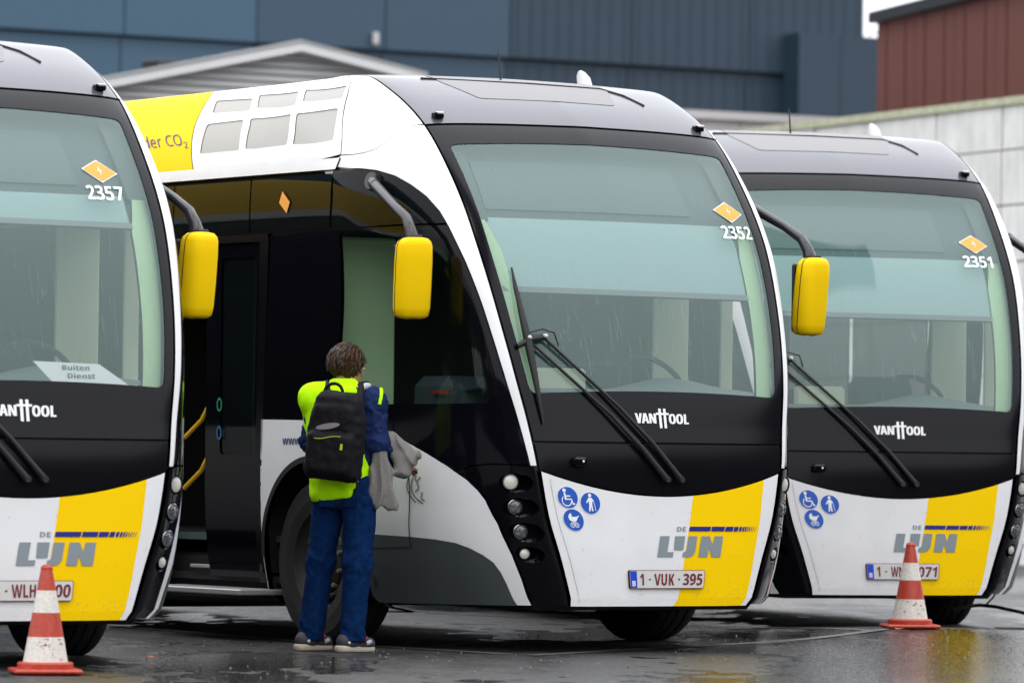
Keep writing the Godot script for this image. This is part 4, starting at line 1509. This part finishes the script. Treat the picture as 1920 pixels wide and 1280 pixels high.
func nets(f: Callable, box_: AABB, cell: float) -> ArrayMesh:   # surface nets over a signed distance
	var nx := int(box_.size.x / cell) + 2
	var ny := int(box_.size.y / cell) + 2
	var nz := int(box_.size.z / cell) + 2
	var d := PackedFloat32Array()
	d.resize(nx * ny * nz)
	var B := 4
	for bz in range(0, nz, B):
		for by in range(0, ny, B):
			for bx in range(0, nx, B):
				var c := box_.position + Vector3(bx + 1.5, by + 1.5, bz + 1.5) * cell
				var v: float = f.call(c)
				var skip := absf(v) > cell * B * 1.3 + .02
				for z in range(bz, mini(bz + B, nz)):
					for y in range(by, mini(by + B, ny)):
						for x in range(bx, mini(bx + B, nx)):
							d[(z * ny + y) * nx + x] = v if skip else f.call(box_.position + Vector3(x, y, z) * cell)
	var st := SurfaceTool.new()
	st.begin(Mesh.PRIMITIVE_TRIANGLES)
	st.set_smooth_group(0)
	var idx := {}
	var count := 0
	for z in nz - 1:
		for y in ny - 1:
			for x in nx - 1:
				var i0 := (z * ny + y) * nx + x
				var s0 := d[i0] < 0
				var same := true
				for o in [1, nx, nx + 1, nx * ny, nx * ny + 1, nx * ny + nx, nx * ny + nx + 1]:
					if (d[i0 + o] < 0) != s0:
						same = false
						break
				if same:
					continue
				var sum := Vector3.ZERO
				var n := 0
				for ed in EDGES:
					var a: Vector3i = ed[0]
					var b: Vector3i = ed[1]
					var da := d[((z + a.z) * ny + y + a.y) * nx + x + a.x]
					var db := d[((z + b.z) * ny + y + b.y) * nx + x + b.x]
					if (da < 0) != (db < 0):
						sum += Vector3(a).lerp(Vector3(b), da / (da - db))
						n += 1
				var p := box_.position + (Vector3(x, y, z) + sum / n) * cell
				var g := Vector3(d[i0 + 1] - d[i0], d[i0 + nx] - d[i0], d[i0 + nx * ny] - d[i0])
				idx[i0] = count
				count += 1
				st.add_vertex(p)
	var sx := 1
	var sy := nx
	var sz := nx * ny
	for i0 in idx:
		var z: int = i0 / sz
		var y: int = (i0 / nx) % ny
		var x: int = i0 % nx
		var here := d[i0] < 0
		if y > 0 and z > 0 and here != (d[i0 + sx] < 0):
			quad_idx(st, idx, i0, i0 - sy, i0 - sy - sz, i0 - sz, here)
		if x > 0 and z > 0 and here != (d[i0 + sy] < 0):
			quad_idx(st, idx, i0, i0 - sz, i0 - sz - sx, i0 - sx, here)
		if x > 0 and y > 0 and here != (d[i0 + sz] < 0):
			quad_idx(st, idx, i0, i0 - sx, i0 - sx - sy, i0 - sy, here)
	st.generate_normals()
	return st.commit()

const EDGES := [[Vector3i(0, 0, 0), Vector3i(1, 0, 0)], [Vector3i(0, 1, 0), Vector3i(1, 1, 0)], [Vector3i(0, 0, 1), Vector3i(1, 0, 1)], [Vector3i(0, 1, 1), Vector3i(1, 1, 1)],
	[Vector3i(0, 0, 0), Vector3i(0, 1, 0)], [Vector3i(1, 0, 0), Vector3i(1, 1, 0)], [Vector3i(0, 0, 1), Vector3i(0, 1, 1)], [Vector3i(1, 0, 1), Vector3i(1, 1, 1)],
	[Vector3i(0, 0, 0), Vector3i(0, 0, 1)], [Vector3i(1, 0, 0), Vector3i(1, 0, 1)], [Vector3i(0, 1, 0), Vector3i(0, 1, 1)], [Vector3i(1, 1, 0), Vector3i(1, 1, 1)]]

func quad_idx(st: SurfaceTool, idx: Dictionary, a: int, b: int, c: int, e: int, flip: bool) -> void:
	if not (idx.has(b) and idx.has(c) and idx.has(e)):
		return
	var q := [idx[a], idx[b], idx[c], idx[a], idx[c], idx[e]]
	if not flip:
		q = [idx[a], idx[c], idx[b], idx[a], idx[e], idx[c]]
	for k in q:
		st.add_index(k)

func make_person() -> void:
	var o := thing("person", "person in blue jeans, navy jacket and lime safety vest holding a grey coat", "person", Vector3(-.975, 0, -30.02))
	var skin := mat(Color(.42, .22, .15), .6)
	var denim := blot(mat(Color.WHITE, .85), Color(.002, .012, .050), Color(.004, .030, .115), 2.2, .02, 5)
	var navy := mat(Color(.012, .024, .085), .75)
	var lime := mat(Color(.50, .98, .004), .8)
	var grey_coat := blot(mat(Color.WHITE, .9), Color(.16, .155, .145), Color(.24, .23, .215), 4.0, .03, 4)
	var pack := mat(Color(.005, .005, .007), .7)
	pack.metallic_specular = .3
	var hair := blot(mat(Color.WHITE, .6), Color(.024, .011, .005), Color(.085, .042, .018), 7.0, .05, 4, Vector3(1.3, .9, 1.3))
	var silver := mat(Color(.5, .52, .56), .35)
	for m in [denim, navy, lime, grey_coat, hair]:
		m.metallic_specular = .18
	var f := Vector3(.34, 0, -.94)
	var r := Vector3(.94, 0, .34)
	var f2 := Vector3(.71, 0, -.71)
	var hipR := Vector3(.130, .90, .045)
	var hipL := Vector3(-.030, .90, -.045)
	var kneeR := Vector3(.122, .50, .075)
	var kneeL := Vector3(-.090, .50, -.07)
	var ankR := Vector3(.098, .10, .07)
	var ankL := Vector3(-.142, .10, -.10)
	var chest := Vector3(.025, 1.27, -.005)
	var shR := Vector3(.190, 1.415, .06)
	var shL := Vector3(-.118, 1.42, -.06)
	var elR := Vector3(.222, 1.17, .085)
	var elL := Vector3(-.145, 1.18, -.12)
	var haR := Vector3(.36, 1.07, -.12)
	var haL := Vector3(-.03, 1.10, -.33)
	var neck := Vector3(.03, 1.47, -.02)
	var headc := Vector3(.052, 1.605, -.045)
	var face := Basis.looking_at(Vector3(.80, -.30, -.55).normalized()) # -z looks ahead
	# body under the clothes: one mesh from head to feet
	var fingers := []
	for hand in [[haR, elR], [haL, elL]]:
		var dir: Vector3 = (hand[0] - hand[1]).normalized()
		var sidev := dir.cross(Vector3.UP).normalized()
		var palm: Vector3 = hand[0] + dir * .05
		for k in 4:
			var root: Vector3 = palm + dir * .03 + sidev * (-.03 + .02 * k)
			var len: float = [.062, .075, .07, .055][k]
			var bend: Vector3 = root + dir * len * .6
			fingers.append([root, bend, .009, .0085])
			fingers.append([bend, bend + (dir * .6 + Vector3.DOWN * .8).normalized() * len * .5, .0085, .0075])
		fingers.append([palm - sidev * .02, palm - sidev * .055 + dir * .03, .011, .009])
		fingers.append([hand[0], palm + dir * .03, .026, .030])
	var body := func(p: Vector3) -> float:
		var d := cap(p, hipR, kneeR, .085, .058)
		d = smin(d, cap(p, kneeR, ankR, .055, .038), .03)
		d = smin(d, cap(p, hipL, kneeL, .085, .058), .03)
		d = smin(d, cap(p, kneeL, ankL, .055, .038), .03)
		d = smin(d, cap(p, ankR - Vector3(0, .05, 0), ankR + Vector3(.09, -.06, -.09), .035, .03), .02)
		d = smin(d, cap(p, ankL - Vector3(0, .05, 0), ankL + Vector3(.09, -.06, -.09), .035, .03), .02)
		d = smin(d, cap(p, (hipL + hipR) / 2 + Vector3(0, .05, 0), chest, .11, .12), .05)
		d = smin(d, cap(p, shL, shR, .055, .055), .06)
		d = smin(d, cap(p, chest, neck, .11, .055), .05)
		d = smin(d, cap(p, shR, elR, .045, .038), .03)
		d = smin(d, cap(p, elR, haR, .036, .026), .02)
		d = smin(d, cap(p, shL, elL, .045, .038), .03)
		d = smin(d, cap(p, elL, haL, .036, .026), .02)
		d = smin(d, cap(p, neck, headc - Vector3(0, .05, 0), .052, .05), .02)
		d = smin(d, ball(p, headc, Vector3(.072, .100, .088), face), .02)
		d = smin(d, ball(p, headc + face * Vector3(0, -.060, -.045), Vector3(.045, .045, .045)), .03)
		d = smin(d, cap(p, headc + face * Vector3(0, .015, -.085), headc + face * Vector3(0, -.02, -.108), .010, .014), .012)
		d = smin(d, cap(p, headc + face * Vector3(-.018, -.058, -.086), headc + face * Vector3(.018, -.058, -.086), .008, .008), .008)
		for s in [-1.0, 1.0]:
			d = smin(d, ball(p, headc + face * Vector3(.076 * s, -.005, .010), Vector3(.012, .030, .018), face), .008)
			d = maxf(d, -ball(p, headc + face * Vector3(.030 * s, .012, -.094), Vector3(.014, .009, .012)))
		for q in fingers:
			d = smin(d, cap(p, q[0], q[1], q[2], q[3]), .005)
		return d
	put(o, "body", nets(body, AABB(Vector3(-.34, -.01, -.50), Vector3(.84, 1.74, .80)), .0125), skin)
	for s in [-1.0, 1.0]:
		put(o, "eye", lathe(V2([0, .009, .006, .007, .009, 0, .006, -.007, 0, -.009]), 12, "z"), mat(Color(.5, .5, .48), .2), headc + face * Vector3(.030 * s, .012, -.082))
	var n1 := noise(22.0, 3, 4)
	var hairf := func(p: Vector3) -> float:
		var q := face.transposed() * (p - headc)
		var d := ball(p, headc + face * Vector3(0, .018, .014), Vector3(.094, .106, .112), face)
		d += (n1.get_noise_3d(p.x * 1.6, p.y * .6, p.z * 1.6) * .013)
		d = maxf(d, -q.y - .092 + .3 * minf(q.z, 0.0))          # nape
		d = maxf(d, -(q.z + .058 + .35 * minf(q.y - .03, 0.0)))   # forehead and temples
		return d
	put(o, "hair", nets(hairf, AABB(headc - Vector3(.15, .13, .15), Vector3(.30, .29, .30)), .006), hair)
	# locks lying over the cap of hair
	var dark := mat(Color(.022, .011, .005), .55)
	var light := mat(Color(.052, .028, .013), .55)
	rng.seed = 23
	for pass_ in 2:
		var st := SurfaceTool.new()
		st.begin(Mesh.PRIMITIVE_TRIANGLES)
		for k in 150:
			var th := rng.randf_range(-.35, 1.45)
			var ph := rng.randf_range(-2.2, 2.2)
			var dirv := Vector3(sin(ph) * cos(th), sin(th), cos(ph) * cos(th))
			var root := headc + face * (Vector3(0, .018, .014) + dirv * Vector3(.095, .107, .113))
			var out := (face * dirv).normalized()
			var down := (Vector3(rng.randfn(0, .35), -1.0, rng.randfn(0, .35)) + face * Vector3(0, 0, .5)).normalized()
			var tang := (down - out * down.dot(out)).normalized()
			var len := rng.randf_range(.02, .05)
			var q0 := root
			var q1 := root + tang * len * .5 + out * rng.randf_range(.001, .005)
			var q2 := root + tang * len + out * rng.randf_range(-.004, .008) - Vector3(0, .004, 0)
			tube(st, [q0, q1, q2], [.0045, .004, .001], 5)
		var lock := put(o, "hair_locks", st.commit(), dark if pass_ == 0 else light)
		lock.set_meta("kind", "stuff")
	var n2 := noise(9.0, 3, 8)
	var jeans := func(p: Vector3) -> float:
		var d := cap(p, hipR + Vector3(0, .02, 0), kneeR, .102, .080)
		d = smin(d, cap(p, kneeR, ankR + Vector3(0, -.015, 0), .080, .068), .03)
		d = minf(d, smin(cap(p, hipL + Vector3(0, .02, 0), kneeL, .100, .074), cap(p, kneeL, ankL + Vector3(0, -.015, 0), .074, .070), .03))
		d = smin(d, cap(p, hipL + Vector3(-.01, .06, 0), hipR + Vector3(.01, .06, 0), .095, .095), .035)
		var crease := pow(absf(sin(p.y * 21.0 + p.x * 9.0 + n2.get_noise_3d(p.x * .6, p.y * .5, p.z * .6) * 5.0)), 3.0)
		var where := maxf(smoothstep(.30, .08, p.y), maxf(exp(-pow((p.y - .50) / .09, 2.0)), exp(-pow((p.y - .84) / .08, 2.0)) * .7))
		d += n2.get_noise_3d(p.x, p.y * .7, p.z) * .007 - .009 * crease * where
		return maxf(maxf(d, .055 - p.y), p.y - .99)
	put(o, "jeans", nets(jeans, AABB(Vector3(-.30, .03, -.30), Vector3(.62, 1.0, .58)), .008), denim)
	var torso := func(p: Vector3) -> float:
		var d := cap(p, Vector3(.03, .90, .0) - r * .055, chest - r * .070, .122, .130)
		d = smin(d, cap(p, Vector3(.03, .90, .0) + r * .055, chest + r * .070, .122, .130), .04)
		d = smin(d, cap(p, shL + Vector3(0, -.02, 0), shR + Vector3(0, -.02, 0), .085, .085), .07)
		return d
	var jacket := func(p: Vector3) -> float:
		var wob := n2.get_noise_3dv(p) * .012
		var d: float = torso.call(p)
		d = smin(d, cap(p, neck + Vector3(0, -.02, 0), neck + Vector3(.005, .02, -.005), .075, .068), .03)
		d = smin(d, cap(p, shR, elR, .066, .064), .04)
		d = smin(d, cap(p, elR, haR, .062, .048), .03)
		d = smin(d, cap(p, shL, elL, .064, .062), .04)
		d = smin(d, cap(p, elL, haL, .066, .052), .03)
		d += wob * .6 - .010 * pow(absf(sin(p.y * 26.0 + p.x * 12.0 + n2.get_noise_3d(p.x, p.y, p.z) * 4.0)), 4.0) * smoothstep(.13, .20, absf((p - chest).dot(r)))
		d = maxf(d, .775 + .06 * (p.x + .12) * 2.0 - p.y)
		return maxf(d, p.y - 1.525)
	put(o, "jacket", nets(jacket, AABB(Vector3(-.32, .74, -.38), Vector3(.74, .83, .66)), .0085), navy)
	var vest := func(p: Vector3) -> float:
		var d: float = torso.call(p) - .010
		d = smin(d, cap(p, shL + Vector3(-.02, .01, 0), shR + Vector3(-.05, .01, 0), .085, .085), .05)
		d = smin(d, cap(p, neck + Vector3(0, -.03, 0), neck + Vector3(.0, .03, .0), .088, .078), .03)
		d += n2.get_noise_3dv(p) * .008
		d = maxf(d, .835 + .13 * (p.x + .15) - p.y)
		d = maxf(d, p.y - 1.535)
		d = maxf(d, (p - Vector3(.025, 0, 0)).dot(r) - .155 - .05 * smoothstep(1.2, .9, p.y))
		return smin(d, maxf(cap(p, shL + Vector3(-.01, 0, 0), elL + Vector3(.0, .03, 0), .058, .062), 1.19 - p.y), .03)
	put(o, "vest", nets(vest, AABB(Vector3(-.32, .78, -.30), Vector3(.62, .79, .57)), .0105), lime)
	put(o, "reflective_band", tube_mesh([shR + Vector3(-.075, .055, .075), shR + Vector3(-.045, .075, .045), shR + Vector3(-.02, .078, 0.0)], [.020, .022, .02], 8), silver)
	for q in [-.055, .062]:      # back pockets of the jeans
		put(o, "pocket", box(Vector3(.05, .865, .0) + r * q * 1.25 - f * .118, Vector3(.095, .11, .012), .005, Basis(r, Vector3.UP, -f)), denim)
	var edge := []
	for k in 9:
		var t := -1.9 + 3.6 * k / 8.0
		edge.append(shR + Vector3(.028, -.015, .0) + (Vector3(.25, .97, 0) * cos(t) + Vector3(0, 0, 1) * sin(t)) * .079 + Vector3(.02 * absf(sin(t)), 0, 0))
	put(o, "armhole_edging", tube_mesh(edge, .011, 6), lime)
	# shoes
	for q in [[ankL, 0], [ankR, 1]]:
		var a: Vector3 = q[0] * Vector3(1, 0, 1)
		var d := Vector3(.80, 0, -.60).normalized() if q[1] == 1 else Vector3(.75, 0, -.66).normalized()
		var heel := a - d * .070
		var toe := a + d * .115
		var bs := Basis(d.cross(Vector3.UP) * -1.0, Vector3.UP, -d)
		var shoe := Node3D.new()
		shoe.name = "shoe"
		o.add_child(shoe, true)
		var sole := func(p: Vector3) -> float:
			var dd := smin(cap(p, heel + Vector3(0, .022, 0), heel + d * .05 + Vector3(0, .022, 0), .043, .040), cap(p, heel + d * .10 + Vector3(0, .016, 0), toe + Vector3(0, .018, 0), .040, .036), .03)
			dd = maxf(dd, .001 - p.y)
			return maxf(dd, p.y - .028 - .010 * smoothstep(.06, -.02, (p - a).dot(d)))
		put(shoe, "sole", nets(sole, AABB(a - Vector3(.20, .01, .20), Vector3(.42, .09, .42)), .006), mat(Color(.46, .40, .32), .7))
		var upper := func(p: Vector3) -> float:
			var dd := smin(cap(p, heel + Vector3(0, .06, 0) + d * .01, toe + Vector3(0, .045, 0), .043, .036), cap(p, heel + d * .05 + Vector3(0, .06, 0), heel + d * .06 + Vector3(0, .115, 0), .046, .042), .03)
			dd = maxf(dd, p.y - .125)
			return maxf(dd, .027 - p.y)
		put(shoe, "upper", nets(upper, AABB(a - Vector3(.20, -.01, .20), Vector3(.42, .15, .42)), .006), mat(Color(.035, .036, .045), .7))
		var side := d.cross(Vector3.UP)
		for g in [[-.055, .050, -.005, .095, .012, Color(.55, .56, .58)], [.02, .060, .075, .078, .014, Color(.24, .012, .03)], [.070, .050, .100, .058, .014, Color(.42, .42, .44)]]:
			put(shoe, "overlay", tube_mesh([a + d * g[0] + side * .038 + Vector3(0, g[1], 0), a + d * (g[0] + g[2]) * .5 + side * .041 + Vector3(0, (g[1] + g[3]) * .5, 0), a + d * g[2] + side * .034 + Vector3(0, g[3], 0)], g[4], 8), mat(g[5], .6))
	# rucksack
	var bag := thing("rucksack", "black rucksack with a grey oval patch on the back of the person", "bag", Vector3(-.975, 0, -30.02))
	var bb := Basis(r, Vector3.UP, -f) * Basis(Vector3(0, 0, 1), -.10)
	var bc := Vector3(.000, 1.21, .235)
	var n3 := noise(14.0, 3, 6)
	var bagf := func(p: Vector3) -> float:
		var q := bb.transposed() * (p - bc)
		var taper := 1.0 - .22 * smoothstep(.02, .26, q.y)
		var d := rbox(p, bc, Vector3(.165 * taper, .25, .075), .055, bb)
		d = smin(d, rbox(p, bc + bb * Vector3(.0, -.10, .065), Vector3(.14, .125, .05), .045, bb), .018)
		d = smin(d, rbox(p, bc + bb * Vector3(0, .10, .055), Vector3(.12, .08, .04), .035, bb), .02)
		return d + n3.get_noise_3dv(p) * .007
	put(bag, "sack", nets(bagf, AABB(bc - Vector3(.27, .31, .22), Vector3(.54, .62, .44)), .0085), pack)
	var surf_pt := func(x: float, y: float, lift: float) -> Vector3:     # a point on the outer face, found along its depth
		var z := .22
		for k in 40:
			var p: Vector3 = bc + bb * Vector3(x, y, z)
			var v: float = bagf.call(p)
			if v < .001:
				break
			z -= maxf(v * .7, .001)
		return bc + bb * Vector3(x, y, z + lift)
	var patch := SurfaceTool.new()
	patch.begin(Mesh.PRIMITIVE_TRIANGLES)
	var prev := []
	for k in 25:
		var t := TAU * k / 24
		var e: Vector3 = surf_pt.call(-.02 + cos(t) * .072 + sin(t) * .006, .052 + sin(t) * .018 + cos(t) * .016, .003)
		if k > 0:
			var bn := bb * Vector3(0, 0, 1)
			tri(patch, [surf_pt.call(-.02, .052, .004), prev[0], e], [bn, bn, bn])
		prev = [e]
	put(bag, "patch", patch.commit(), mat(Color(.22, .19, .22), .6))
	var zl := []
	for k in 9:
		zl.append(surf_pt.call(-.085 + .0195 * k, -.022 + .003 * k - .004 * sin(k * .8), .002))
	put(bag, "piping", tube_mesh(zl, .0022, 5), mat(Color(.45, .50, .02), .5))
	put(bag, "tab", box(Vector3.ZERO, Vector3(.014, .034, .006), .001, bb), mat(Color(.55, .52, .01), .5), surf_pt.call(.082, -.055, .004))
	var hd := []
	for k in 9:
		var t := PI * k / 8
		hd.append(bc + bb * Vector3(-.045 + -cos(t) * .055, .235 + sin(t) * .055, .0 - .01 * sin(t)))
	put(bag, "handle", tube_mesh(hd, .010, 8), pack)
	put(bag, "strap", tube_mesh([bc + bb * Vector3(.10, .20, -.05), shR + Vector3(-.06, .085, .05), shR + Vector3(-.03, .09, -.03), shR + Vector3(-.01, .0, -.12)], .020, 8), pack)
	put(bag, "strap", tube_mesh([bc + bb * Vector3(-.10, .20, -.05), shL + Vector3(.06, .085, .05), shL + Vector3(.05, .09, -.03), shL + Vector3(.03, .0, -.12)], .020, 8), pack)
	put(bag, "strap_end", tube_mesh([bc + bb * Vector3(.155, -.20, .02), bc + bb * Vector3(.165, -.26, .03), bc + bb * Vector3(.158, -.33, .03)], .007, 6), pack)
	# coat over the forearm
	var coat := thing("folded_coat", "crumpled grey coat hanging over the right arm of the person", "coat", Vector3(-.975, 0, -30.02))
	var n4 := noise(6.0, 1, 21)
	var slant := Basis(Vector3(0, 0, 1), -.72)
	var coatf := func(p: Vector3) -> float:
		var n := n4.get_noise_3d(p.x * .8, p.y * .5, p.z)
		# the part thrown forward over the forearm
		var fold := absf(sin((p.x * .75 + p.y * .66) * 34.0 + n * 3.0))
		var d := rbox(p, Vector3(.335, 1.125, .02), Vector3(.135, .062 + .03 * smoothstep(.25, .42, p.x), .055), .045, slant) + .016 * fold
		d = smin(d, rbox(p, Vector3(.365, 1.05, .03), Vector3(.055, .075, .045), .035, Basis(Vector3(0, 0, 1), -.25)) + .010 * fold, .03)
		# the part hanging down at the hip, in upright folds that open towards the hem
		var t := clampf((1.20 - p.y) / .40, 0.0, 1.0)
		var pleat := absf(sin((p.x - .235) / (.05 + .07 * t) * 2.4 + n * 2.5))
		var c := Vector3(.232 + .035 * t, 1.0, .095)
		var h := rbox(p, c, Vector3(.040 + .062 * t, .205 + (p.x - .23) * .25, .050), .035) + .024 * pleat * (.3 + t)
		d = smin(d, h, .025)
		d = smin(d, rbox(p, Vector3(.300, .835, .085), Vector3(.045, .045, .035), .025, Basis(Vector3(0, 0, 1), .5)) + .008 * fold, .012)
		return d + n * .006
	put(coat, "cloth", nets(coatf, AABB(Vector3(.08, .73, -.16), Vector3(.48, .60, .42)), .007), grey_coat)

# ---------------------------------------------------------------- the scene
func _ready() -> void:
	# camera: a long lens held low
	var cam := Camera3D.new()
	cam.name = "camera"
	add_child(cam)
	cam.position = Vector3(0, EYE, 0)
	cam.basis = Basis(Vector3.RIGHT, atan((HORIZON - 640.0) / FOCAL)) * Basis(Vector3(0, 0, 1), ROLL)
	cam.fov = rad_to_deg(2.0 * atan(640.0 / FOCAL))
	cam.near = .5
	cam.far = 900.0
	var lens := CameraAttributesPhysical.new()
	lens.frustum_focal_length = 187.0
	lens.frustum_focus_distance = 30.6
	lens.exposure_aperture = 3.2
	lens.frustum_near = .5
	lens.frustum_far = 900.0
	cam.attributes = lens
	cam.fov = rad_to_deg(2.0 * atan(640.0 / FOCAL))
	# overcast sky
	var env := Environment.new()
	env.background_mode = Environment.BG_SKY
	var sky := Sky.new()
	var sm := ProceduralSkyMaterial.new()
	sm.sky_top_color = Color(.97, .98, 1.0)
	sm.sky_energy_multiplier = 1.75
	sm.sky_horizon_color = Color(.655, .66, .675)
	sm.sky_curve = 1.3
	sm.ground_bottom_color = Color(.25, .25, .25)
	sm.ground_horizon_color = Color(.6, .6, .6)
	sm.sun_angle_max = 0.0
	sky.sky_material = sm
	env.sky = sky
	env.tonemap_mode = Environment.TONE_MAPPER_LINEAR
	env.tonemap_exposure = 1.18
	env.sdfgi_enabled = true
	env.ssao_enabled = true
	env.ssil_enabled = true
	var we := WorldEnvironment.new()
	we.environment = env
	add_child(we)
	var sun := DirectionalLight3D.new()
	sun.name = "sun"
	sun.light_energy = .2
	sun.light_angular_distance = 20.0
	sun.light_color = Color(1, .98, .95)
	sun.shadow_enabled = true
	add_child(sun)
	sun.rotation_degrees = Vector3(-62, 25, 0)

	make_materials()
	make_sheet()
	make_ground()
	make_background()
	# bay lines between the buses
	var b2 := Transform3D(Basis(Vector3.UP, deg_to_rad(32)), Vector3(.8873, 0, -30.303))
	var ln := func(w: float, d0: float, d1: float, label: String) -> void:
		var p := b2 * Vector3(w, 0, d0)
		var q := b2 * Vector3(w, 0, d1)
		stripe(Vector2(p.x, p.z), Vector2(q.x, q.z), .09, label)
	ln.call(-1.06, -12.0, .02, "worn white bay line running under the bus numbered 2352")
	ln.call(2.82, -12.0, -1.9, "worn white bay line between the buses numbered 2352 and 2351")
	stripe(Vector2(.12, -29.6), Vector2(3.42, -35.4), .09, "worn white line across the mouths of the bays")

	# three buses from one prototype
	var proto := make_bus()
	var spots := [
		["2352", 32.0, Vector3(.8873, 0, -30.303), [["1", -.224, .024], ["-", -.156, .0135], ["VUK", -.029, .134], ["-", .102, .0135], ["395", .226, .134]], Vector2(.683, 2.435), Vector2(.672, 2.578), "white, black and yellow tram-bus numbered 2352 with a person standing at its side"],
		["2357", 30.928, Vector3(-2.4481, -.023, -27.0112), [["1", -.224, .024], ["-", -.156, .0135], ["WLH", -.029, .134], ["-", .102, .0135], ["00", .258, .088]], Vector2(.576, 2.49), Vector2(.58, 2.63), "white, black and yellow tram-bus numbered 2357 with a paper notice behind its windscreen"],
		["2351", 19.926, Vector3(2.5396, -.0261, -34.5093), [["1", -.224, .024], ["-", -.156, .0135], ["WN", -.052, .090], ["-", .102, .0135], ["071", .226, .134]], Vector2(.643, 2.466), Vector2(.643, 2.607), "white, black and yellow tram-bus numbered 2351 parked beside the concrete wall"]]
	var fleet := [proto, proto.duplicate(), proto.duplicate()]
	for k in 3:
		var q: Array = spots[k]
		var o: Node3D = fleet[k]
		o.name = numbered("tram_bus")
		add_child(o)
		o.position = q[2]
		o.rotation.y = deg_to_rad(q[1])
		o.set_meta("label", q[6])
		o.set_meta("category", "bus")
		o.set_meta("group", "tram-buses parked side by side")
		dress(o, q[0], q[3], q[4], q[5], [2.075, 2.345, 2.105][k])
		if k == 1:      # this bus has its driver's mirror folded back a little
			for m in o.get_children():
				if m.name.begins_with("mirror") and m.get_child(0).position.x > 0:
					m.position = Vector3(-.03, 0, -.20)
	notice(Transform3D(Basis(Vector3.UP, deg_to_rad(30.928)), Vector3(-2.4481, -.023, -27.0112)))
	make_cone(px(85, 1262, 26.5) * Vector3(1, 0, 1), "dirty red and white traffic cone in front of the bus numbered 2357", 3, .2)
	var c2 := px(1706, 1172, 33.75)
	make_cone(Vector3(c2.x, ground_y(c2.x, c2.z) - .002, c2.z), "scraped red and white traffic cone in front of the bus numbered 2351", 8, .1)
	small_things()
	make_person()

func notice(t: Transform3D) -> void:   # a printed sheet leaning inside the windscreen
	var n := thing("paper_notice", "white paper notice lying behind the windscreen of the bus numbered 2357", "paper", t.origin, deg_to_rad(30.928))
	var a := [at(.20, 1.475, -.03), at(.61, 1.48, -.03), at(.475, 1.60, -.08), at(.115, 1.61, -.08)]
	put(n, "sheet", slab(a, Vector3(0, -.001, -.002)), M.paper)
	for k in 2:
		text_on(n, "lettering", ["Buiten", "Dienst"][k], Vector2(.335 + .02 * k, 1.575 - .048 * k), .16, .030, M.pen, -.062 + .018 * k, .3)
